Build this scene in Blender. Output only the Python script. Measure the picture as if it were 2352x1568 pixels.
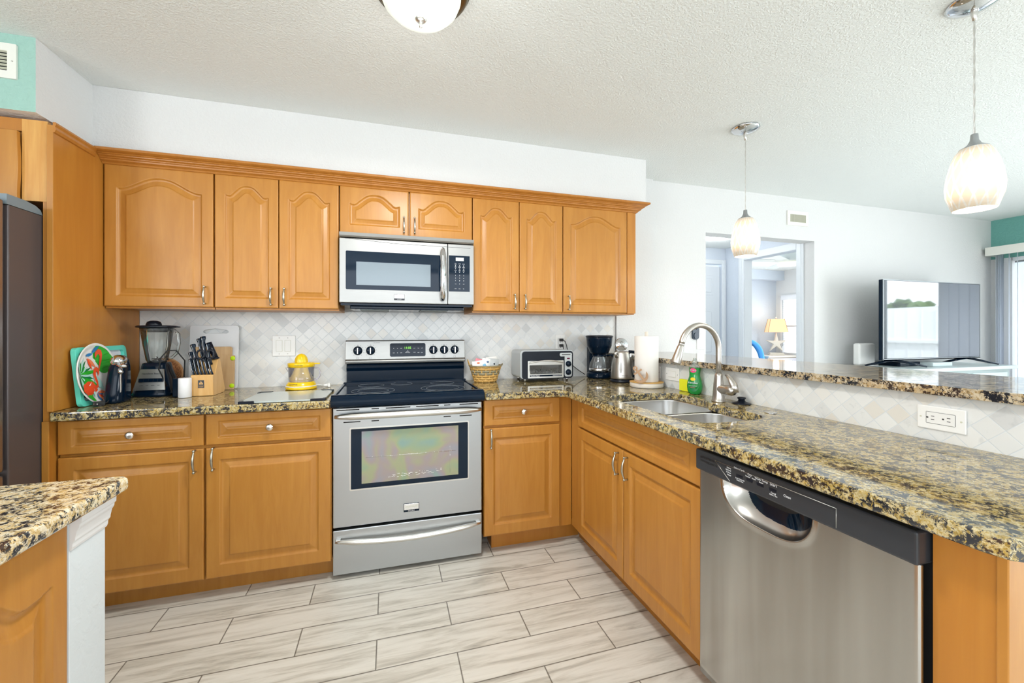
import bpy, bmesh, math, random
import numpy as np
from mathutils import Vector, Matrix
from mathutils.geometry import tessellate_polygon
random.seed(7); PI=math.pi
for o in list(bpy.data.objects): bpy.data.objects.remove(o,do_unlink=True)
S=bpy.context.scene; C=S.collection

# ------------------------------------------------------------------ camera, world, light, exposure
cam=bpy.data.cameras.new('camera'); cam.lens=36*950/2352; cam.sensor_width=36; cam.shift_y=-24/2352; cam.clip_start=.02
co=bpy.data.objects.new('camera',cam); C.objects.link(co); co.location=(0,0,1.25); co.rotation_euler=(PI/2,0,math.radians(-16.53)); S.camera=co
W=bpy.data.worlds.new('daylight'); S.world=W; W.use_nodes=True
bg=W.node_tree.nodes['Background']; bg.inputs[0].default_value=(.86,.93,1,1); bg.inputs[1].default_value=5.5
vs=S.view_settings; vs.view_transform='Standard'; vs.look='None'; vs.gamma=1; vs.use_curve_mapping=False; vs.exposure=-0.22
def area(name,loc,rot,sx,sy,power,col=(1,1,1)):
    l=bpy.data.lights.new(name,'AREA'); l.shape='RECTANGLE'; l.size=sx; l.size_y=sy; l.energy=power; l.color=col
    o=bpy.data.objects.new(name,l); C.objects.link(o); o.location=loc; o.rotation_euler=rot; o['kind']='helper'; return o
area('rear_fill_light',(0.3,-3.02,1.66),(PI/2,0,PI),4.3,1.3,180,(1,.98,.95))          # added fill for even light, faces +Y from an unseen rear wall opening
area('left_fill_light',(-3.3,-1.5,1.45),(0,-PI/2,0),1.8,2.2,70,(1,.98,.95))          # added fill lamp, faces +X from an unseen opening on the left
area('slider_daylight',(6.10,-.6,1.15),(0,PI/2,0),1.9,2.4,165,(.93,.97,1))                     # faces -X, second sliding door panel
area('bedroom_daylight',(7.42,4.6,1.45),(0,PI/2,0),1.0,1.0,60,(.95,.98,1))
sun=bpy.data.lights.new('sun','SUN'); sun.energy=9; sun.angle=.01; so=bpy.data.objects.new('sun',sun); C.objects.link(so)
so.rotation_euler=(math.radians(38),0,math.radians(200)); so['kind']='helper'

# ------------------------------------------------------------------ node helper + materials
def lin(c): return tuple((x/12.92 if x<=.04045 else ((x+.055)/1.055)**2.4) for x in (v/255 for v in c))
class N:
    def __init__(s,name):
        s.m=bpy.data.materials.new(name); s.m.use_nodes=True; s.t=s.m.node_tree; s.b=s.t.nodes['Principled BSDF']; s.out=s.t.nodes['Material Output']
    def n(s,ty,props=None,**ins):
        x=s.t.nodes.new(ty)
        for k,v in (props or {}).items(): setattr(x,k,v)
        for k,v in ins.items():
            key=int(k[1:]) if k[0]=='i' and k[1:].isdigit() else k.replace('_',' ')
            s.set(x.inputs[key],v)
        return x
    def set(s,inp,v):
        if isinstance(v,bpy.types.Node): v=v.outputs[0]
        if isinstance(v,bpy.types.NodeSocket): s.t.links.new(v,inp)
        else:
            if isinstance(v,tuple) and len(v)==3 and inp.type=='RGBA': v=(*v,1)
            inp.default_value=v
    def math(s,op,a,b=0.0,c=0.0): return s.n('ShaderNodeMath',{'operation':op},i0=a,i1=b,i2=c).outputs[0]
    def mix(s,f,a,b,bt='MIX'):
        x=s.n('ShaderNodeMix',{'data_type':'RGBA','blend_type':bt}); s.set(x.inputs[0],f); s.set(x.inputs[6],a); s.set(x.inputs[7],b); return x.outputs[2]
    def ramp(s,f,stops):
        x=s.n('ShaderNodeValToRGB',i0=f); e=x.color_ramp.elements
        while len(e)<len(stops): e.new(.5)
        for k,(p,c) in zip(e,stops): k.position=p; k.color=(*c,1) if len(c)==3 else c
        return x.outputs[0]
    def co(s,scale=(1,1,1),world=False):
        if world: c=s.n('ShaderNodeNewGeometry').outputs['Position']
        else:
            tc=s.n('ShaderNodeTexCoord').outputs['Object']; r=s.n('ShaderNodeObjectInfo').outputs['Random']
            c=s.n('ShaderNodeVectorMath',{'operation':'ADD'},i0=tc,i1=s.n('ShaderNodeCombineXYZ',i0=s.math('MULTIPLY',r,9.),i1=s.math('MULTIPLY',r,5.),i2=s.math('MULTIPLY',r,3.))).outputs[0]
        return s.n('ShaderNodeVectorMath',{'operation':'MULTIPLY'},i0=c,i1=scale).outputs[0]
    def noise(s,v,scale,detail=2,rough=.5,dist=0):
        return s.n('ShaderNodeTexNoise',Vector=v,Scale=scale,Detail=detail,Roughness=rough,Distortion=dist)
    def bump(s,h,strength=.3,dist=.01):
        x=s.n('ShaderNodeBump',Height=h,Strength=strength,Distance=dist); s.set(s.b.inputs['Normal'],x.outputs[0]); return x
    def p(s,**k):
        for a,v in k.items(): s.set(s.b.inputs[a.replace('_',' ')],v)
        return s
M={}
def simple(name,col,rough=.5,metal=0,**k):
    n=N(name); n.p(Base_Color=col,Roughness=rough,Metallic=metal,**k)
    M[name]=n.m; return n.m
def wood(name,a,b,dark,rough=.32,zs=.9,scale=9,spec=.5):
    n=N(name); v=n.co((1,1,zs*.12)); w=n.noise(n.co((1,1,.25)),3.2,2,.5,.3)
    f=n.noise(v,scale*2.2,4,.6,1.2).outputs[0]; g=n.noise(n.co((1,1,.06)),scale*14,3,.6).outputs[0]
    c=n.mix(n.ramp(f,[(.35,(0,0,0)),(.68,(1,1,1))]),a,b)
    c=n.mix(n.math('MULTIPLY',n.ramp(w.outputs[0],[(.47,(0,0,0)),(.5,(1,1,1)),(.53,(0,0,0))]),.10),c,dark)
    c=n.mix(n.math('MULTIPLY',g,.16),c,dark)
    n.p(Base_Color=c,Roughness=rough); n.b.inputs['Specular IOR Level'].default_value=spec; n.bump(g,.04,.002); M[name]=n.m
wood('maple',(.47,.20,.032),(.535,.245,.045),(.28,.095,.010))
wood('maple_panel',(.46,.18,.024),(.52,.222,.034),(.29,.10,.01),.35,.6,6)
wood('oak_stile',(.58,.27,.055),(.74,.42,.12),(.30,.11,.015),.4,.5,12)
wood('crown_wood',(.42,.16,.022),(.49,.20,.035),(.28,.09,.012),.35)
wood('bamboo',(.50,.32,.15),(.62,.42,.22),(.30,.17,.07),.5,.5,14)
wood('block_wood',(.66,.37,.12),(.74,.47,.19),(.42,.18,.04),.4,.5,14)
wood('light_wood',(.66,.42,.25),(.72,.5,.32),(.4,.22,.1),.5)
def granite(name,gold,cream,tan,k=1.0,dark=.0):
    n=N(name); p=n.co((1,1,1),True); dn=n.noise(p,95*k,4,.7)
    pv=n.n('ShaderNodeVectorMath',{'operation':'MULTIPLY_ADD'},i0=dn.outputs['Color'],i1=(.017,.017,.017),i2=p).outputs[0]
    v=n.n('ShaderNodeTexVoronoi',{'feature':'SMOOTH_F1'},Vector=pv,Scale=105*k,Smoothness=.35); r=n.n('ShaderNodeSeparateColor',i0=v.outputs['Color'])
    ed=n.n('ShaderNodeTexVoronoi',{'feature':'DISTANCE_TO_EDGE'},Vector=pv,Scale=105*k).outputs[0]
    fine=n.noise(p,150*k,5,.7,.6).outputs[0]
    key=n.math('ADD',n.math('MULTIPLY',r.outputs[0],.55),n.math('MULTIPLY',fine,.55))
    c=n.ramp(key,[(.18,tuple(x*.28 for x in gold)),(.34,gold),(.48,tan),(.60,cream),(.72,gold),(.88,tuple(x*.5 for x in gold))])
    big=n.noise(p,31*k,4,.6,.6).outputs[0]; sm=n.noise(p,88*k,5,.72,.5).outputs[0]
    thr=n.math('MULTIPLY',n.math('SUBTRACT',big,.41-dark),.80)
    c=n.mix(n.ramp(n.math('SUBTRACT',thr,ed),[(.0,(0,0,0)),(.07,(.92,.92,.92))]),c,(.022,.024,.032))
    mask=n.ramp(n.math('ADD',n.math('MULTIPLY',big,.5),n.math('MULTIPLY',sm,.75)),[(.635-dark*.4,(0,0,0)),(.67-dark*.4,(1,1,1))])
    c=n.mix(mask,c,(.014,.017,.025))
    n.p(Base_Color=c,Roughness=.06); n.b.inputs['IOR'].default_value=2.0; M[name]=n.m
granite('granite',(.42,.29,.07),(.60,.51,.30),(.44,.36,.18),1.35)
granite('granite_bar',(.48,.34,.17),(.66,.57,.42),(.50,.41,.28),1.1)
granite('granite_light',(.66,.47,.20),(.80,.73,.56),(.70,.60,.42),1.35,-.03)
def marble(name,axis,ph,pz,dx,dz):
    n=N(name); p=n.co((1,1,1),True); sp=n.n('ShaderNodeSeparateXYZ',i0=p)
    u=n.math('DIVIDE',n.math('SUBTRACT',sp.outputs[axis],ph),dx); w=n.math('DIVIDE',n.math('SUBTRACT',sp.outputs[2],pz),dz)
    a=n.math('ADD',u,w); b=n.math('SUBTRACT',u,w)
    fa=n.math('FRACT',a); fb=n.math('FRACT',b)
    da=n.math('ABSOLUTE',n.math('SUBTRACT',fa,.5)); db=n.math('ABSOLUTE',n.math('SUBTRACT',fb,.5))
    edge=n.math('MAXIMUM',da,db)
    cell=n.n('ShaderNodeCombineXYZ',i0=n.math('FLOOR',a),i1=n.math('FLOOR',b)); wn=n.n('ShaderNodeTexWhiteNoise',i0=cell)
    tone=n.ramp(wn.outputs[0],[(0,(.58,.60,.60)),(.06,(.66,.67,.67)),(.2,(.73,.74,.73)),(.8,(.78,.79,.78)),(.93,(.76,.74,.69)),(1,(.68,.65,.60))])
    off=n.n('ShaderNodeVectorMath',{'operation':'MULTIPLY_ADD'},i0=wn.outputs[1],i1=(3,3,3),i2=p).outputs[0]
    vein=n.noise(off,14,5,.62,1.2).outputs[0]
    c=n.mix(n.ramp(vein,[(.28,(.55,.55,.55)),(.42,(0,0,0))]),tone,(.52,.54,.55)); c=n.mix(n.ramp(vein,[(.66,(0,0,0)),(.8,(.35,.35,.35))]),c,(.55,.47,.33))
    g=n.ramp(edge,[(.465,(0,0,0)),(.485,(1,1,1))]); c=n.mix(g,c,(.64,.68,.70))
    n.p(Base_Color=c,Roughness=n.mix(g,(.16,.16,.16),(.6,.6,.6))); n.bump(n.math('SUBTRACT',1,g),.25,.002); M[name]=n.m
marble('marble_back',0,-.8,1.161,.0725,.0725); marble('marble_knee',1,.732,1.012,.071,.069)
def floor_mat():
    n=N('floor_planks'); p=n.co((1,1,1),True); sp=n.n('ShaderNodeSeparateXYZ',i0=p)
    row=n.math('DIVIDE',n.math('SUBTRACT',sp.outputs[1],2.232),.157); ri=n.math('FLOOR',row); fy=n.math('FRACT',row)
    par=n.math('MULTIPLY',n.math('FLOORED_MODULO',ri,2.0),.5)
    cx=n.math('ADD',n.math('DIVIDE',n.math('SUBTRACT',sp.outputs[0],-.048),.6035),par); ci=n.math('FLOOR',cx); fx=n.math('FRACT',cx)
    ex=n.math('MULTIPLY',n.math('MINIMUM',fx,n.math('SUBTRACT',1,fx)),.6035); ey=n.math('MULTIPLY',n.math('MINIMUM',fy,n.math('SUBTRACT',1,fy)),.157)
    g=n.ramp(n.math('MINIMUM',ex,ey),[(.0018,(1,1,1)),(.0030,(0,0,0))])
    wn=n.n('ShaderNodeTexWhiteNoise',i0=n.n('ShaderNodeCombineXYZ',i0=ci,i1=ri))
    q=n.n('ShaderNodeVectorMath',{'operation':'MULTIPLY_ADD'},i0=wn.outputs[1],i1=(5,5,5),i2=n.n('ShaderNodeVectorMath',{'operation':'MULTIPLY'},i0=p,i1=(.22,2.2,1)).outputs[0]).outputs[0]
    st=n.noise(q,11,5,.65,.6).outputs[0]; st2=n.noise(q,34,4,.6,.3).outputs[0]
    c=n.ramp(st,[(.28,(.33,.31,.27)),(.42,(.58,.555,.49)),(.52,(.71,.69,.63)),(.75,(.80,.785,.73))])
    c=n.mix(n.math('MULTIPLY',n.ramp(st2,[(.55,(0,0,0)),(.75,(1,1,1))]),.35),c,(.38,.35,.30))
    c=n.mix(n.math('MULTIPLY',wn.outputs[0],.25),c,(.76,.71,.65)); c=n.mix(g,c,(.085,.07,.05))
    n.p(Base_Color=c,Roughness=.38); n.bump(n.math('SUBTRACT',1,g),.3,.002); M['floor_planks']=n.m
floor_mat()
def plaster(name,col,sc=60,st=.35,d=.006):
    n=N(name); p=n.co((1,1,1),True); a=n.noise(p,sc,3,.55,.4).outputs[0]
    h=n.ramp(a,[(.42,(0,0,0)),(.6,(1,1,1))]); n.p(Base_Color=col,Roughness=.85); n.bump(h,st,d); M[name]=n.m
plaster('wall_white',(.71,.715,.71),75,.22,.004); plaster('ceiling_white',(.84,.875,.86),100,.42,.005); plaster('teal_paint',(.34,.55,.48),40,.35,.006)
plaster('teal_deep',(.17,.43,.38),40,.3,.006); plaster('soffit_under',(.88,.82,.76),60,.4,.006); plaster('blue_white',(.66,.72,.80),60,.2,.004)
plaster('stucco_out',(.78,.72,.60),9,.8,.05); plaster('post_paint',(.66,.71,.74),30,.16,.003)
def steel(name,col=(.60,.60,.60),rough=.28,stretch=(1,1,60),sc=14,bmp=.012):
    n=N(name); p=n.co(stretch,True); a=n.noise(p,sc,3,.6).outputs[0]
    n.p(Base_Color=col,Metallic=1,Roughness=n.ramp(a,[(.3,(rough*.85,)*3),(.7,(rough*1.2,)*3)])); n.bump(a,bmp,.001) if bmp else None; M[name]=n.m
steel('steel_h',(.37,.367,.355),.38,(1,1,60)); 
def steelv():
    n=N('steel_v'); a=n.noise(n.co((5,5,.35),True),1.6,3,.5).outputs[0]; b=n.noise(n.co((60,60,.5),True),3,2,.5).outputs[0]
    c=n.mix(n.ramp(a,[(.35,(0,0,0)),(.65,(1,1,1))]),(.43,.41,.39),(.60,.60,.585)); n.p(Base_Color=n.mix(n.math('MULTIPLY',b,.25),c,(.40,.39,.38)),Metallic=1,Roughness=.24); M['steel_v']=n.m
steelv(); simple('steel_sink',(.72,.72,.71),.30,1); steel('steel_kettle',(.56,.54,.50),.34,(1,1,1),3,0); steel('nickel',(.52,.49,.45),.30,(1,1,1),3)
steel('steel_range',(.50,.52,.535),.34,(1,1,60))
simple('bronze',(.16,.14,.09),.3,1); simple('chrome',(.64,.65,.67),.07,1); simple('satin_metal',(.70,.69,.66),.3,1); simple('pewter',(.50,.49,.42),.3,1); simple('knob_nickel',(.82,.81,.78),.25,1)
simple('white_plastic',(.82,.82,.80),.35); simple('white_trim',(.84,.85,.86),.35); simple('black_gloss',(.002,.009,.022),.07,0,Specular_IOR_Level=.22); simple('black_plastic',(.007,.010,.018),.28,0,Specular_IOR_Level=.3)
simple('black_matte',(.008,.008,.009),.6); simple('dark_gap',(.004,.004,.004),.9); simple('dw_grey',(.035,.038,.044),.25,0,Specular_IOR_Level=.4); simple('glass_black',(.003,.012,.028),.04,0,Specular_IOR_Level=.25)
simple('fridge_steel',(.33,.29,.28),.22,.9); simple('fridge_side',(.105,.088,.088),.38,.3); simple('fridge_cap',(.18,.23,.26),.4); simple('burner_line',(.45,.5,.53),.3)
simple('mw_mesh',(.20,.25,.29),.12); simple('yellow_plastic',(.86,.56,.01),.22); simple('yellow_trans',(.85,.55,.10),.3); simple('rubber_lime',(.50,.76,.0),.45); simple('sponge_yellow',(.80,.82,.02),.9)
simple('ink_dark',(.03,.035,.045),.5); simple('ink_white',(.85,.87,.9),.5); simple('paper',(.83,.81,.78),.9); simple('turquoise',(.12,.68,.54),.35); simple('tray_white',(.78,.76,.84),.35)
simple('green_dark',(.01,.12,.09),.5); simple('leaf_green',(.03,.42,.03),.35); simple('leaf_deep',(.01,.20,.06),.35); simple('leaf_pale',(.42,.72,.66),.4); simple('flamingo',(.86,.09,.025),.35); simple('print_blue',(.02,.20,.50),.35)
simple('foil',(.85,.85,.85),.18,1); simple('cobalt',(.03,.20,.62),.5); simple('pink',(.85,.06,.25),.4); simple('wicker_tan',(.62,.36,.10),.55); simple('wicker_gold',(.66,.40,.12),.5); simple('wicker_grey',(.30,.26,.16),.6); simple('red_orange',(.85,.22,.10),.5)
simple('rose',(.80,.25,.30),.5); simple('packet_blue',(.25,.55,.80),.5); simple('packet_grey',(.47,.50,.51),.5); simple('whitewash',(.74,.68,.60),.6); simple('anchor_wood',(.46,.28,.16),.6); simple('blue_fabric',(.10,.40,.82),.8); simple('white_fabric',(.84,.86,.9),.85)
simple('console_paint',(.42,.50,.50),.5); simple('console_edge',(.62,.72,.74),.35); simple('console_dark',(.20,.23,.23),.5); simple('lampbase',(.72,.66,.56),.7); simple('blind_white',(.80,.83,.88),.5); simple('alu',(.36,.38,.39),.35,.7)
simple('fence_white',(.85,.88,.9),.5); simple('hedge',(.07,.13,.03),.9); simple('patio',(.62,.60,.56),.8); simple('outlet_slot',(.05,.05,.05),.6); simple('vent_cream',(.80,.80,.74),.45); simple('vent_slat',(.62,.62,.50),.5); simple('clear_grey',(.55,.57,.57),.2)
simple('navy_print',(.10,.17,.34),.35); simple('cup_yellow',(.82,.62,.02),.4); simple('maroon',(.12,.01,.04),.2); simple('cork_rim',(.50,.26,.11),.7); simple('fan_white',(.66,.72,.72),.4); simple('outlet_white',(.86,.86,.84),.3)
simple('canister_white',(.82,.82,.83),.4); simple('fob_navy',(.02,.035,.06),.35); simple('door_white',(.74,.78,.82),.45); simple('jamb_white',(.76,.80,.83),.45)
def trans(name,col,alpha,rough=.05,spec=.5):
    n=N(name); t=n.t; tr=n.n('ShaderNodeBsdfTransparent',Color=col); gl=n.n('ShaderNodeBsdfGlossy',Color=(1,1,1),Roughness=rough)
    fr=n.n('ShaderNodeFresnel',IOR=1.5); df=n.n('ShaderNodeBsdfDiffuse',Color=col)
    m1=n.n('ShaderNodeMixShader'); n.set(m1.inputs[0],alpha); n.set(m1.inputs[1],tr); n.set(m1.inputs[2],df)
    m2=n.n('ShaderNodeMixShader'); n.set(m2.inputs[0],fr); n.set(m2.inputs[1],m1.outputs[0]); n.set(m2.inputs[2],gl)
    n.set(n.out.inputs[0],m2.outputs[0]); M[name]=n.m
trans('clear_glass',(.97,.98,.98),.04); trans('jar_glass',(.95,.97,.97),.04); trans('carafe_glass',(.80,.83,.85),.12); trans('lilac_plastic',(.88,.87,.95),.18); trans('frosted_glass_board',(.74,.82,.79),.62,.12)
trans('poly_white',(.88,.89,.90),.80,.3); trans('green_soap',(.03,.62,.12),.35); trans('soap_clear',(.86,.92,.90),.25); trans('oven_glass',(.3,.33,.34),.55,.05)
def emis(name,col,st,base=(.8,.8,.8)):
    n=N(name); n.p(Base_Color=base,Roughness=.4); n.b.inputs['Emission Color'].default_value=(*col,1); n.b.inputs['Emission Strength'].default_value=st; M[name]=n.m; return n
emis('dome_glass',(.93,1,.90),.42,(.7,.75,.68)); emis('display_green',(.35,1,.08),1.5,(.02,.1,.02)); emis('can_light',(1,1,1),6); emis('fan_light',(1,.88,.62),.9); emis('lamp_shade_glow',(1,.60,.26),.75,(.6,.42,.25)); 
def pend():   # swirled opal glass lit from inside
    n=N('pendant_glass'); tc=n.n('ShaderNodeTexCoord').outputs['Object']; s=n.n('ShaderNodeSeparateXYZ',i0=tc)
    an=n.math('ARCTAN2',s.outputs[1],s.outputs[0]); z=n.math('MULTIPLY',s.outputs[2],55)
    a=n.math('SINE',n.math('ADD',n.math('MULTIPLY',an,14),z)); b=n.math('SINE',n.math('SUBTRACT',n.math('MULTIPLY',an,14),n.math('MULTIPLY',z,1.4)))
    f=n.ramp(n.math('MAXIMUM',a,b),[(.72,(0,0,0)),(.9,(1,1,1))])
    zz=n.math('ABSOLUTE',n.math('ADD',s.outputs[2],.115)); hot=n.ramp(n.math('DIVIDE',zz,.11),[(.35,(1,1,1)),(.9,(0,0,0))])
    col=n.mix(f,(1.0,.78,.50),(1,.97,.88)); n.p(Base_Color=(.42,.38,.32),Roughness=.25,Emission_Color=col)
    n.set(n.b.inputs['Emission Strength'],n.math('ADD',.38,n.math('MULTIPLY',hot,1.0))); M['pendant_glass']=n.m
pend()
def iris():   # baked-on heat coating of the oven glass
    n=N('oven_inner'); p=n.co((1,1,1),True); a=n.noise(p,5.5,2,.5,.4); 
    c=n.ramp(a.outputs[0],[(.30,(.20,.34,.30)),(.40,(.27,.36,.20)),(.47,(.36,.36,.18)),(.54,(.36,.26,.26)),(.60,(.30,.27,.34)),(.68,(.22,.35,.32))])
    n.p(Base_Color=n.mix(.3,c,(.28,.33,.29)),Roughness=.12); M['oven_inner']=n.m
iris()
def corkm():
    n=N('cork'); a=n.noise(n.co((1,1,1),True),160,3,.6).outputs[0]; n.p(Base_Color=n.ramp(a,[(.35,(.12,.04,.015)),(.55,(.33,.14,.05)),(.7,(.45,.22,.10))]),Roughness=.9); M['cork']=n.m
corkm()
def blindm():
    n=N('blind_slats'); tl=n.n('ShaderNodeBsdfTranslucent',Color=(.94,.96,1.0)); df=n.n('ShaderNodeBsdfDiffuse',Color=(.82,.85,.90)); mx=n.n('ShaderNodeMixShader'); n.set(mx.inputs[0],.75); n.set(mx.inputs[1],df.outputs[0]); n.set(mx.inputs[2],tl.outputs[0]); n.set(n.out.inputs[0],mx.outputs[0]); M['blind_slats']=n.m
blindm()
def screen():
    n=N('tv_screen'); n.p(Base_Color=(.015,.02,.03),Roughness=.04); n.b.inputs['Specular IOR Level'].default_value=1.0; n.b.inputs['Coat Weight'].default_value=1; n.b.inputs['Coat IOR'].default_value=3.0; n.b.inputs['Coat Roughness'].default_value=.03; M['tv_screen']=n.m
screen()

# ------------------------------------------------------------------ geometry helpers
def B(): return bmesh.new()
def quadbox(bm,c,sm=0):
    v=[bm.verts.new(p) for p in c]
    for f in ((0,3,2,1),(4,5,6,7),(0,1,5,4),(1,2,6,5),(2,3,7,6),(3,0,4,7)):
        q=bm.faces.new([v[i] for i in f]); q.smooth=False; q.material_index=sm
    return v
def box(bm,x0,x1,y0,y1,z0,z1,bev=0,seg=2,mi=0):
    v=quadbox(bm,[(x0,y0,z0),(x1,y0,z0),(x1,y1,z0),(x0,y1,z0),(x0,y0,z1),(x1,y0,z1),(x1,y1,z1),(x0,y1,z1)],mi)
    if bev: 
        es=list({e for w in v for e in w.link_edges}); bmesh.ops.bevel(bm,geom=es,offset=bev,segments=seg,profile=.5,affect='EDGES')
    return bm
class Fr:   # a facade frame: u along the face, d into it, z up
    def __init__(s,o,U): s.o=Vector(o); s.U=Vector(U).normalized(); s.D=Vector((-s.U.y,s.U.x,0)); s.Z=Vector((0,0,1))
    def p(s,u,d,z): return s.o+s.U*u+s.D*d+s.Z*z
    def box(s,bm,u0,u1,d0,d1,z0,z1,bev=0,seg=2,mi=0):
        v=quadbox(bm,[s.p(*q) for q in ((u0,d0,z0),(u1,d0,z0),(u1,d1,z0),(u0,d1,z0),(u0,d0,z1),(u1,d0,z1),(u1,d1,z1),(u0,d1,z1))],mi)
        if bev: bmesh.ops.bevel(bm,geom=list({e for w in v for e in w.link_edges}),offset=bev,segments=seg,profile=.5,affect='EDGES')
        return bm
def cyl(bm,p0,p1,r0,r1=None,n=20,mi=0,cap=True):
    p0=Vector(p0);p1=Vector(p1);r1=r0 if r1 is None else r1; a=(p1-p0).normalized(); t=a.orthogonal().normalized(); b=a.cross(t)
    A=[bm.verts.new(p0+(t*math.cos(2*PI*i/n)+b*math.sin(2*PI*i/n))*r0) for i in range(n)]
    D=[bm.verts.new(p1+(t*math.cos(2*PI*i/n)+b*math.sin(2*PI*i/n))*r1) for i in range(n)]
    for i in range(n):
        f=bm.faces.new((A[i],A[(i+1)%n],D[(i+1)%n],D[i])); f.smooth=True; f.material_index=mi
    if cap:
        for q in (A[::-1],D): f=bm.faces.new(q); f.smooth=False; f.material_index=mi
    return bm
def tube(bm,pts,r,n=10,mi=0,closed=False,sx=1.0):
    pts=[Vector(p) for p in pts]; m=len(pts); rs=r if isinstance(r,(list,tuple)) else [r]*m; rings=[]; prev=None
    for i,p in enumerate(pts):
        a=(pts[(i+1)%m] if (i<m-1 or closed) else p)-(pts[i-1] if (i>0 or closed) else p); a.normalize()
        t=a.orthogonal().normalized() if prev is None else (prev-a*prev.dot(a)).normalized(); prev=t; b=a.cross(t)
        rings.append([bm.verts.new(p+(t*math.cos(2*PI*k/n)*sx+b*math.sin(2*PI*k/n))*rs[i]) for k in range(n)])
    for i in range(m if closed else m-1):
        A=rings[i];D=rings[(i+1)%m]
        for k in range(n): f=bm.faces.new((A[k],A[(k+1)%n],D[(k+1)%n],D[k])); f.smooth=True; f.material_index=mi
    if not closed:
        for q in (rings[0][::-1],rings[-1]): f=bm.faces.new(q); f.material_index=mi
    return bm
def lathe(bm,c,prof,n=32,sx=1,sy=1,mi=0,cap=True,smooth=True,axis=None):
    c=Vector(c); rings=[]
    R=Matrix.Identity(3) if axis is None else Vector((0,0,1)).rotation_difference(Vector(axis)).to_matrix()
    for r,z in prof: rings.append([bm.verts.new(c+R@Vector((max(r,1e-5)*math.cos(2*PI*k/n)*sx,max(r,1e-5)*math.sin(2*PI*k/n)*sy,z))) for k in range(n)])
    for A,D in zip(rings,rings[1:]):
        for k in range(n): f=bm.faces.new((A[k],A[(k+1)%n],D[(k+1)%n],D[k])); f.smooth=smooth; f.material_index=mi
    if cap:
        for q in (rings[0][::-1],rings[-1]): f=bm.faces.new(q); f.material_index=mi
    return bm
def plate(bm,outer,holes,fn,a,b,mi=0):   # polygon with holes extruded between a and b ; fn(p,q,h)->xyz
    loops=[outer]+holes; flat=[p for l in loops for p in l]
    T=tessellate_polygon([[Vector((*p,0)) for p in l] for l in loops])
    for h,rev in ((a,True),(b,False)):
        vs_=[bm.verts.new(fn(*p,h)) for p in flat]
        if h==a: va=vs_
        else: vb=vs_
        for t in T:
            try: f=bm.faces.new([vs_[i] for i in t]); f.material_index=mi
            except ValueError: pass
    k=0
    for l in loops:
        m=len(l)
        for i in range(m):
            j=(i+1)%m; f=bm.faces.new((va[k+i],va[k+j],vb[k+j],vb[k+i])); f.material_index=mi
        k+=m
    bmesh.ops.recalc_face_normals(bm,faces=bm.faces[:]); return bm
XY=lambda x,y,h:(x,y,h)
def rrect(x0,x1,y0,y1,r,n=5):
    out=[]
    for cx,cy,a0 in ((x1-r,y1-r,0),(x0+r,y1-r,90),(x0+r,y0+r,180),(x1-r,y0+r,270)):
        for k in range(n+1): a=math.radians(a0+90*k/n); out.append((cx+r*math.cos(a),cy+r*math.sin(a)))
    return out
def rootloc(p):
    v=Vector((0,0,0))
    while p is not None: v+=p.location; p=p.parent
    return v
def part(name,bm,mats,parent=None,local=False,label=None,bevel=0,recalc=True):
    if recalc: bmesh.ops.recalc_face_normals(bm,faces=bm.faces[:])
    if parent is not None and not local: bmesh.ops.translate(bm,vec=-rootloc(parent),verts=bm.verts[:])
    me=bpy.data.meshes.new(name); bm.to_mesh(me); bm.free()
    for m in ([mats] if isinstance(mats,str) else mats): me.materials.append(M[m])
    o=bpy.data.objects.new(name,me); C.objects.link(o)
    if parent is not None: o.parent=parent
    if label: o['label']=label
    if bevel:
        md=o.modifiers.new('b','BEVEL'); md.width=bevel; md.segments=3; md.limit_method='ANGLE'; md.angle_limit=math.radians(50)
    return o
def thing(name,label,cat,loc=(0,0,0),group=None):
    o=bpy.data.objects.new(name,None); C.objects.link(o); o.location=loc; o.empty_display_size=.05
    o['label']=label; o['category']=cat
    if group: o['group']=group
    return o
def tag(o,label,cat,group=None,kind=None):
    o['label']=label; o['category']=cat
    if group: o['group']=group
    if kind: o['kind']=kind
    return o
def struct(name,bm,m,label=None):
    o=part(name,bm,m); o['kind']='structure'
    if label: o['label']=label
    return o
def text(body,size,origin,U,V,mat,parent,depth=.0004,align='CENTER',name='lettering'):
    cu=bpy.data.curves.new('t','FONT'); cu.body=body; cu.size=size; cu.align_x=align; cu.align_y='CENTER'; cu.extrude=depth
    to=bpy.data.objects.new('t',cu); C.objects.link(to); dg=bpy.context.evaluated_depsgraph_get(); me=bpy.data.meshes.new_from_object(to.evaluated_get(dg)); bpy.data.objects.remove(to)
    U=Vector(U).normalized(); V=Vector(V).normalized(); Wn=U.cross(V); o0=Vector(origin)-rootloc(parent)
    for v in me.vertices: v.co=o0+U*v.co.x+V*v.co.y+Wn*v.co.z
    me.materials.clear(); me.materials.append(M[mat]); o=bpy.data.objects.new(name,me); C.objects.link(o); o.parent=parent; return o

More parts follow.
